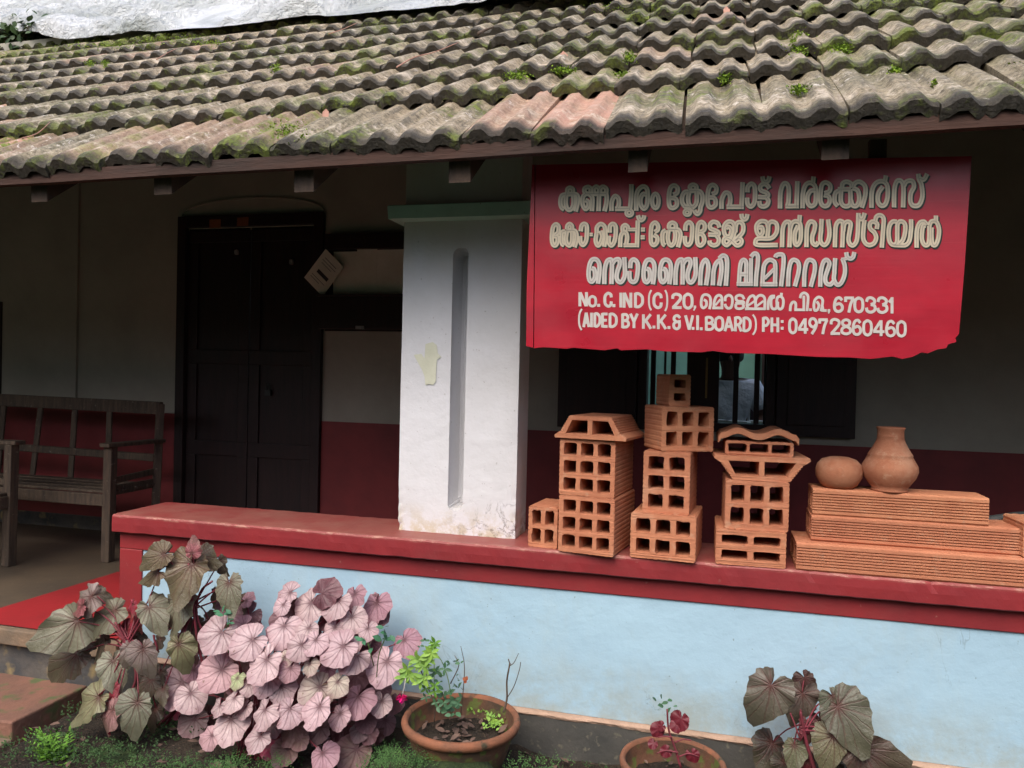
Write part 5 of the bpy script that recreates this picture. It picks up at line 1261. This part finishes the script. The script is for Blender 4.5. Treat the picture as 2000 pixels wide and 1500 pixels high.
# green shoots poking through the pink bush
sh1 = wempty('young_shoot', 'fresh green shoot rising between the two left begonias', 'plant', tuple(at(446, 1240, -.2)))
for (x, y) in ((440, 1200), (455, 1208), (447, 1218), (432, 1196), (450, 1196)): sprig(sh1, at(x, y, -.34), M_GEN, 2, .034, .006)
stem(sh1, [at(446, 1290, -.25), at(446, 1240, -.30), at(446, 1205, -.34)], .002, M_STEMG)
sh2 = wempty('young_shoot', 'green shoot with two leafy tips at the right of the pink begonia', 'plant', tuple(at(740, 1290, -.3)))
for (x, y) in ((715, 1248), (722, 1262), (708, 1250), (755, 1236), (760, 1248), (748, 1250), (770, 1256), (752, 1226)): sprig(sh2, at(x, y, -.42), M_GEN, 2, .036, .006)
stem(sh2, [at(735, 1330, -.3), at(740, 1280, -.38), at(755, 1240, -.42)], .002, M_STEMG); stem(sh2, [at(730, 1300, -.36), at(718, 1255, -.42)], .002, M_STEMG)

# --- flower pots
def flower_pot(x, y, zr, R_, H, label):
    t = empty('flower_pot', label, 'flower pot', (x, y, zr-H))
    pr2 = [(R_*.58, 0), (R_*.62, .01), (R_*.80, H*.45), (R_*.90, H-.05), (R_*.90, H-.035), (R_*1.0, H-.028), (R_*1.02, H-.012), (R_*.99, H), (R_*.93, H+.002), (R_*.90, H-.01), (R_*.87, H-.04), (R_*.80, H-.085), (R_*.6, H-.1)]
    body = MB().lathe(pr2[:4]+[(R_*.9, H-.034)], 48).build('bowl', M_POTCLAY, t, True)
    rim = MB().lathe(pr2[4:9]+[pr2[9]], 48).build('rim', M_RIM, t, True)
    MB().lathe(pr2[9:], 48).build('inner_wall', M_POTCLAY, t, True)
    vs = [(0, 0, H-.075)]
    for j in range(1, 9):
        for i in range(32):
            a = 2*pi*i/32; r = R_*.84*j/8
            vs.append((r*cos(a), r*sin(a), H-.078+.012*noise.noise(Vector((r*30*cos(a), r*30*sin(a), x)))))
    fs = [(0, 1+i, 1+(i+1) % 32) for i in range(32)]+[(1+j*32+i, 1+(j+1)*32+i, 1+(j+1)*32+(i+1) % 32, 1+j*32+(i+1) % 32) for j in range(7) for i in range(32)]
    link('potting_soil', mesh('potting_soil', vs, fs, True), M_SOIL, t)
    return t
M_RIM = simple('pot_rim_clay', (.27, .105, .055), (.16, .075, .045), 14, .8, 60, .6, .005, .3, speck=(.06, .05, .03), sscale=22, sth=.6)
c1 = at(901, 1400, -.255); PZ = c1.z; rad1 = (at(1012, 1400, c1.y)-at(790, 1400, c1.y)).x/2
flower_pot(c1.x, c1.y, PZ, rad1*.98, PZ+.345, 'large round clay flower pot with a leggy rose and lime shoots')
c2 = at(1314, 1484, -.215); PZ2 = c2.z; rad2 = (at(1420, 1480, c2.y)-at(1208, 1480, c2.y)).x/2
flower_pot(c2.x, c2.y, PZ2, rad2*.98, PZ2+.375, 'clay flower pot in the bottom row holding a maroon-leaved seedling')
sz1 = PZ-.07
# rose in pot
rs = wempty('rose_plant', 'leggy rose with small dark green leaves in the large pot', 'plant', (c1.x, c1.y, sz1))
by_ = c1.y
for P in ([(848, 1410), (850, 1370), (842, 1335), (828, 1310), (815, 1290)], [(850, 1380), (848, 1330), (848, 1290), (845, 1258)], [(882, 1400), (878, 1340), (862, 1290), (838, 1265)], [(900, 1395), (905, 1345), (907, 1300), (900, 1262)], [(880, 1335), (896, 1300), (888, 1280)]):
    stem(rs, [at(x, y, by_+.02) for x, y in P], .0022, M_STEMG if P[0][0] in (850, 882) else M_STEMB, .0012)
for x, y in ((838, 1252), (830, 1250), (845, 1262), (822, 1262), (858, 1330), (862, 1322), (888, 1292), (878, 1296), (900, 1294), (890, 1320), (895, 1328)): sprig(rs, at(x, y, by_+.02), M_ROSEL, 2, .020, .004)
for i in range(26): sprig(rs, at(872+rnd(-14, 30), 1372+rnd(-30, 30), by_+rnd(-.05, .03)), M_ROSEL, 1, .034, .006)
for x, y in ((820, 1290), (838, 1285), (826, 1300), (812, 1285), (843, 1275), (795, 1308), (800, 1320), (788, 1322), (822, 1330), (828, 1322)): palmate(rs, at(x, y, by_-.06), .042, M_LIME, 5)
for x, y in ((846, 1262), (840, 1275), (850, 1255)): palmate(rs, at(x, y, by_), .032, M_FERN, 5)
stem(rs, [at(818, 1298, by_-.05), at(830, 1330, by_), at(848, 1370, by_)], .002, M_STEMB)
fl = MB()
fc = at(910, 1328, by_+.02)
for i in range(6): small_leaf(None, fc+rv(.003), Vector((rnd(-1, 1), -.3, rnd(-1, 1))), Vector((0, -1, 0)), .016, None, wid=.9, store=fl)
fl.build('withered_bloom', M_PETAL2, rs, True)
# magenta flower hanging
fw = wempty('hanging_flower', 'magenta flower hanging on a pale stalk beside the large pot', 'flower', tuple(at(785, 1362, by_-.08)))
stem(fw, [at(792, 1325, by_-.07), at(790, 1340, by_-.08), at(786, 1356, by_-.08)], .0022, M_LETW)
pm = MB(); c = at(784, 1362, by_-.08)
for i in range(26):
    a = rnd(0, 2*pi); d = _R*cos(a)+_U*sin(a)*.6+Vector((0, rnd(-.6, .1), -.1)); small_leaf(None, c+rv(.003), d, rv()+Vector((0, -1, 0)), rnd(.014, .024), None, wid=1.0, store=pm)
pm.build('petals', M_FLOWER, fw, True)
for i in range(15):
    palmate(rs, at(rnd(815, 905), rnd(1290, 1375), by_+rnd(-.05, .04)), rnd(.022, .034), random.choice([M_FERN, M_ROSEL, M_ROSEL]), 4)
# bare twigs
tw = wempty('bare_twig', 'dry bare branching twig at the right of the large pot', 'twig', tuple(at(990, 1380, by_+.05)))
stem(tw, [at(983, 1392, by_+.03), at(990, 1365, by_+.05), at(990, 1330, by_+.05), at(996, 1295, by_+.05)], .004, M_STEMB, .003)
stem(tw, [at(990, 1364, by_+.05), at(1004, 1340, by_+.05), at(1014, 1310, by_+.05), at(1017, 1293, by_+.05)], .0016, M_STEMB, .0012)
stem(tw, [at(996, 1300, by_+.05), at(1004, 1294, by_+.05), at(1013, 1276, by_+.05)], .0018, M_STEMB, .0009); stem(tw, [at(996, 1298, by_+.05), at(993, 1287, by_+.05)], .0022, M_STEMB)
# litter and moss in the pots
lit = MB()
for i in range(60):
    a = rnd(0, 6.3); r = rad1*.75*sqrt(rnd(0, 1)); small_leaf(None, Vector((c1.x+r*cos(a), c1.y+r*sin(a), sz1+.006)), Vector((rnd(-1, 1), rnd(-1, 1), rnd(-.1, .3))), Vector((rnd(-.6, .6), rnd(-.6, .6), 1)), rnd(.02, .05), None, wid=.5, store=lit)
for i in range(30):
    a = rnd(0, 6.3); r = rad2*.75*sqrt(rnd(0, 1)); small_leaf(None, Vector((c2.x+r*cos(a), c2.y+r*sin(a), PZ2-.064)), Vector((rnd(-1, 1), rnd(-1, 1), rnd(-.1, .3))), Vector((rnd(-.6, .6), rnd(-.6, .6), 1)), rnd(.015, .03), None, wid=.5, store=lit)
kind(lit.build('leaf_litter', M_DRY, None, True), 'stuff'); bpy.data.objects['leaf_litter']['label'] = 'dry brown leaves scattered on the soil of the pots'; bpy.data.objects['leaf_litter']['category'] = 'leaf litter'
ms = MB()
for i in range(260):
    px, py = random.choice([(925, 1385), (950, 1392), (968, 1408), (985, 1405), (962, 1420), (945, 1383)]); q = atz(px+random.gauss(0, 9), py+random.gauss(0, 5), sz1+.008)
    small_leaf(None, q+Vector((0, 0, rnd(0, .015))), Vector((rnd(-1, 1), rnd(-1, 1), rnd(.2, 1))), Vector((0, -.5, 1)), rnd(.008, .018), None, wid=.7, store=ms)
o = kind(ms.build('pot_moss', M_LIME, None, True), 'stuff'); tag(o, 'bright green moss tufts on the soil of the large pot', 'moss')
# seedling in the right pot
sd_ = wempty('maroon_seedling', 'seedling with maroon leaves and green tip in the right pot', 'plant', (c2.x, c2.y, PZ2-.07))
Y2 = c2.y
stem(sd_, [at(1330, 1500, Y2), at(1318, 1460, Y2), at(1306, 1425, Y2), at(1303, 1385, Y2)], .0045, M_STEMR, .003)
for P in ([(1318, 1450), (1335, 1444), (1350, 1446)], [(1312, 1440), (1300, 1438), (1285, 1440)], [(1325, 1470), (1300, 1466), (1282, 1472)], [(1326, 1478), (1345, 1472), (1365, 1478)]): stem(sd_, [at(x, y, Y2-.01) for x, y in P], .003, M_STEMR, .002)
LM = [leaf_mesh('round', 60), leaf_mesh('round', 61)]
for m in LM: m.materials.append(M_MAROON)
for x, y, s_, a in ((1328, 1412, 40, 100), (1322, 1420, 26, 80), (1284, 1428, 30, 130), (1290, 1420, 20, 150), (1275, 1455, 20, 120), (1355, 1478, 28, 60), (1300, 1470, 24, 140)):
    img_leaf(sd_, LM, x, y, s_, a, Y2-.01, (1, 1, 1), up=.3)
for x, y in ((1283, 1370), (1290, 1366), (1296, 1380), (1306, 1372), (1316, 1378), (1302, 1392), (1290, 1386), (1312, 1368)): sprig(sd_, at(x, y, Y2), M_ROSEL, 1, .026, .003)

# --- ferns and ground cover
def frond(mb, base, tip, w_, n=12):
    d = (tip-base); up = Vector((0, 0, 1)); s_ = d.cross(up).normalized(); L_ = d.length
    for i in range(1, n+1):
        t = i/n; c = base+d*t+up*L_*.15*sin(pi*t)
        for sg_ in (-1, 1):
            small_leaf(None, c, s_*sg_+d.normalized()*.6+Vector((0, 0, rnd(-.1, .25))), up+Vector((0, -.3, 0)), w_*(1.15-t)*rnd(.8, 1.1), None, wid=.42, store=mb)
    small_leaf(None, base+d, d, up, w_*.5, None, store=mb)
fern = wempty('fern', 'bright green fern growing beside the entry step at the lower left', 'fern', tuple(at(112, 1500, -.46)))
fb = at(112, 1500, -.50)
for i in range(34):
    tip = at(100+rnd(-50, 42), 1445+rnd(-20, 60), -.50+rnd(-.10, .05)); mb = MB()
    frond(mb, fb+Vector((rnd(-.04, .04), rnd(-.03, .03), rnd(-.02, .03))), tip, rnd(.032, .048), 8); mb.build('frond', M_FERN, fern, True)
gc = MB()
for i in range(16000):
    y = -.85+rnd(0, .82); x = rnd(-2.6, 1.2)
    dens = noise.noise(Vector((x*4, y*5, 1)))+.25
    if x > -.35: dens -= .22
    if random.random() > dens*1.4: continue
    c = Vector((x, y, -.36+rnd(0, .035)))
    for k in range(3): small_leaf(None, c+rv(.008), Vector((rnd(-1, 1), rnd(-1, .4), rnd(.1, 1))), Vector((0, -.4, 1)), rnd(.007, .014), None, wid=.55, store=gc)
o = kind(gc.build('ground_cover', M_GC, None, True), 'stuff'); tag(o, 'low feathery green ground cover on damp soil along the plinth', 'ground cover')
gt = MB()
for (px, py, n) in ((250, 1490, 90), (330, 1492, 80), (440, 1488, 120), (520, 1490, 60), (760, 1475, 170), (800, 1490, 120), (740, 1490, 100), (1010, 1496, 40), (1070, 1498, 40), (180, 1465, 40)):
    for i in range(n):
        b0 = at(px+random.gauss(0, 20), py+12, -.5); b0 = Vector((b0.x, b0.y+rnd(-.05, .08), b0.z-.01))
        tp = b0+Vector((rnd(-.03, .03), rnd(-.02, .02), rnd(.015, .045)))
        frond(gt, b0, tp, .010, 4)
o = kind(gt.build('spikemoss', M_GC2, None, True), 'stuff'); tag(o, 'tufts of feathery green spikemoss along the lower edge', 'moss')
gl = MB()
for i in range(170):
    small_leaf(None, Vector((rnd(-2.6, 1.1), rnd(-.6, -.01), -.352+rnd(0, .012))), Vector((rnd(-1, 1), rnd(-1, 1), rnd(-.1, .25))), Vector((rnd(-.6, .6), rnd(-.6, .6), 1)), rnd(.015, .05), None, wid=.5, store=gl)
o = kind(gl.build('ground_litter', M_DRY, None, True), 'stuff'); tag(o, 'dead brown leaves scattered on the damp soil under the plants', 'leaf litter')
# mossy stone blocks at the foot
def rock(c, r, sd__):
    bm = bmesh.new(); bmesh.ops.create_icosphere(bm, subdivisions=3, radius=1)
    for v in bm.verts:
        v.co *= 1+.25*noise.noise(v.co*1.6+Vector((sd__, 0, 0)))
        v.co = Vector((v.co.x*r[0], v.co.y*r[1], v.co.z*r[2]))
    me = bpy.data.meshes.new('mossy_stone'); bm.to_mesh(me); bm.free(); me.materials.append(M_MOSSD)
    o = link('mossy_stone', me); o.location = c; return o
for i, (px, py, r, lb) in enumerate(((220, 1478, (.14, .10, .06), 'mossy stone between the fern and the step corner'), (880, 1500, (.16, .12, .06), 'mossy stone under the large flower pot'), (1060, 1520, (.10, .08, .04), 'low mossy stone at the plinth right of the large pot'))):
    q = at(px, py, -.42); tag(rock((q.x, -.40, q.z-.03), r, i*3.1), lb, 'stone')
# mossy block behind pot foot
# --- things lying on the roof
def on_roof(px, py):
    d = ray(px, py); k = SA/CA
    t = (EZ+.03+k*(CAM.y-EY)-CAM.z)/(d.z-k*d.y); return CAM+d*t
def lone(px, py, size, mat, lb, cat, lift=.05, up=.5):
    p_ = on_roof(px, py)+Vector((0, -lift*.5, lift)); mb = MB(); small_leaf(None, p_, Vector((.1, -.2, -1)), Vector((.2, -1, .2)), size, None, wid=.6, store=mb)
    v2 = [v+Vector((0, .0015, .0005)) for v in mb.v]; o = mb.build('fallen_leaf', mat, None, True); tag(o, lb, cat); return o
lone(1101, 116, .075, M_DRYP, 'pinkish dry leaf standing upright between tiles near mid roof', 'leaf', .03)
lone(1418, 22, .06, M_DRYP, 'small pale leaf wedged between tiles high on the roof', 'leaf', .02)
lone(640, 230, .05, M_DRYP, 'curled pale leaf on the tile lip above the eave course', 'leaf', .03)
def twig(P, r, lb):
    pts = [on_roof(x, y)+Vector((0, -.02, .045)) for x, y in P]; o = MB().tube(curve_pts(pts, 4), r, 5, r*.5).build('dry_twig', M_STEMB if r > .004 else M_DRYP, None, True); tag(o, lb, 'twig')
twig([(778, 155), (812, 135), (850, 125), (898, 105)], .0035, 'long pale bent twig lying across the middle tiles')
twig([(645, 85), (672, 76), (702, 62)], .003, 'short curved pale twig near the upper tiles')
twig([(936, 88), (950, 80), (966, 74)], .009, 'stubby dark stick resting on an upper tile')
twig([(310, 135), (330, 122), (350, 112)], .003, 'thin straw on the upper left tiles')
twig([(50, 295), (80, 285), (105, 262)], .003, 'thin curved straw on the lower left tiles')
# moss clumps growing on the roof
mc = MB()
for (px, py, n, sx, sy) in ((560, 268, 110, 28, 14), (1560, 100, 200, 12, 18), (1640, 105, 160, 14, 14), (1225, 125, 120, 14, 7), (1010, 160, 110, 16, 6), (1100, 150, 90, 16, 6), (1560, 190, 80, 12, 6), (1745, 155, 60, 8, 5), (1830, 180, 50, 8, 5), (1415, 165, 80, 8, 8), (1215, 160, 50, 10, 4), (1990, 145, 30, 8, 4), (540, 145, 60, 8, 5), (175, 132, 50, 6, 4), (205, 132, 50, 6, 4), (330, 82, 160, 60, 7), (200, 96, 120, 60, 5), (420, 92, 90, 30, 4), (1190, 25, 40, 30, 6), (1740, 5, 60, 18, 4)):
    for i in range(n*4):
        p_ = on_roof(px+random.gauss(0, sx*.75), py+random.gauss(0, sy*.75))+Vector((0, .0, .016+rnd(0, .014)))
        small_leaf(None, p_, Vector((rnd(-1, 1), rnd(-1, .3), rnd(-.2, 1))), Vector((0, -.4, 1)), rnd(.005, .011), None, wid=.9, store=mc)
o = kind(mc.build('roof_moss', M_MOSS, None, True), 'stuff'); tag(o, 'bright green moss clumps growing between the roof tiles', 'moss')

vn = empty('climbing_vine', 'dark green leafy vine creeping over the roof edge at the upper left', 'vine'); c = on_roof(20, 92)
mb = MB()
for i in range(420):
    q = c+Vector((random.gauss(-.05, .26), random.gauss(.12, .16), random.gauss(.07, .07)))
    small_leaf(None, q, rv()+Vector((0, -.3, -.2)), Vector((0, -.6, .8))+rv(.4), rnd(.04, .08), None, wid=.75, store=mb)
mb.build('foliage', M_LFOL, vn, True)
MB().tube(curve_pts([c+Vector((-.6, .5, -.02)), c+Vector((-.2, .2, .06)), c+Vector((.2, .1, .05))], 5), .008, 6, .004).build('stem', M_STEMB, vn, True)
# ================================================================== tree at the roof's left end; unseen trees opposite added to block low sky
def tree(x, y, z, h, r, lb, n=900, ls=.16, sd0=0, trunk=.12, group=None):
    t = empty('leafy_tree', lb, 'tree', (x, y, z), group=group); R_ = random.Random(sd0)
    MB().tube([(0, 0, 0), (.1*r, .05, h*.35), (-.05*r, 0, h*.7)], trunk, 8, trunk*.5).build('trunk', M_BARK, t, True)
    for i in range(4):
        a = 2*pi*i/4+R_.random(); MB().tube([(.05, 0, h*.45), (r*.35*cos(a), r*.35*sin(a), h*.65), (r*.7*cos(a), r*.7*sin(a), h*.85)], trunk*.4, 6, trunk*.15).build('branch', M_BARK, t, True)
    cr = MB(); lobes = [(Vector((R_.uniform(-.6, .6)*r, R_.uniform(-.6, .6)*r, h*R_.uniform(.55, .95))), r*R_.uniform(.35, .6)) for _ in range(11)]
    for i in range(n):
        c, rr = R_.choice(lobes); d = Vector((R_.gauss(0, 1), R_.gauss(0, 1), R_.gauss(0, 1))).normalized()
        p_ = c+d*rr*R_.uniform(.55, 1.05)
        dd = Vector((R_.uniform(-1, 1), R_.uniform(-1, 1), R_.uniform(-.8, .4)))
        small_leaf(None, p_, dd, d+Vector((0, 0, .5)), ls*R_.uniform(.7, 1.2), None, wid=.6, store=cr)
    cr.build('crown', M_LFOL, t, True); return t
tree(-9.3, 4.4, GR, 4.9, 1.5, 'leafy dark green tree beyond the left end of the roof', 2600, .15, 3)
for i, (x, y, h, r) in enumerate(((-7, -11, 5.5, 2.4), (-3, -12, 6.2, 2.6), (1.5, -11.5, 5.8, 2.4), (6, -11, 5.5, 2.4), (-10.5, -6, 6, 2.2), (10.5, -5, 6, 2.2))):
    tree(x, y, GR, h, r, ('first', 'second', 'third', 'fourth', 'leftmost', 'rightmost')[i]+' unseen tree from the left added on the bank to block low sky'.replace(' from the left' if i > 3 else '~', ''), 1500, .34, 10+i, .16, 'unseen trees added to block the low sky')

for o in list(COL.objects):
    for k in ('label', 'category'):
        if k in o and o[k] == '': del o[k]
print('objects', len(COL.objects), 'tiles', cnt)
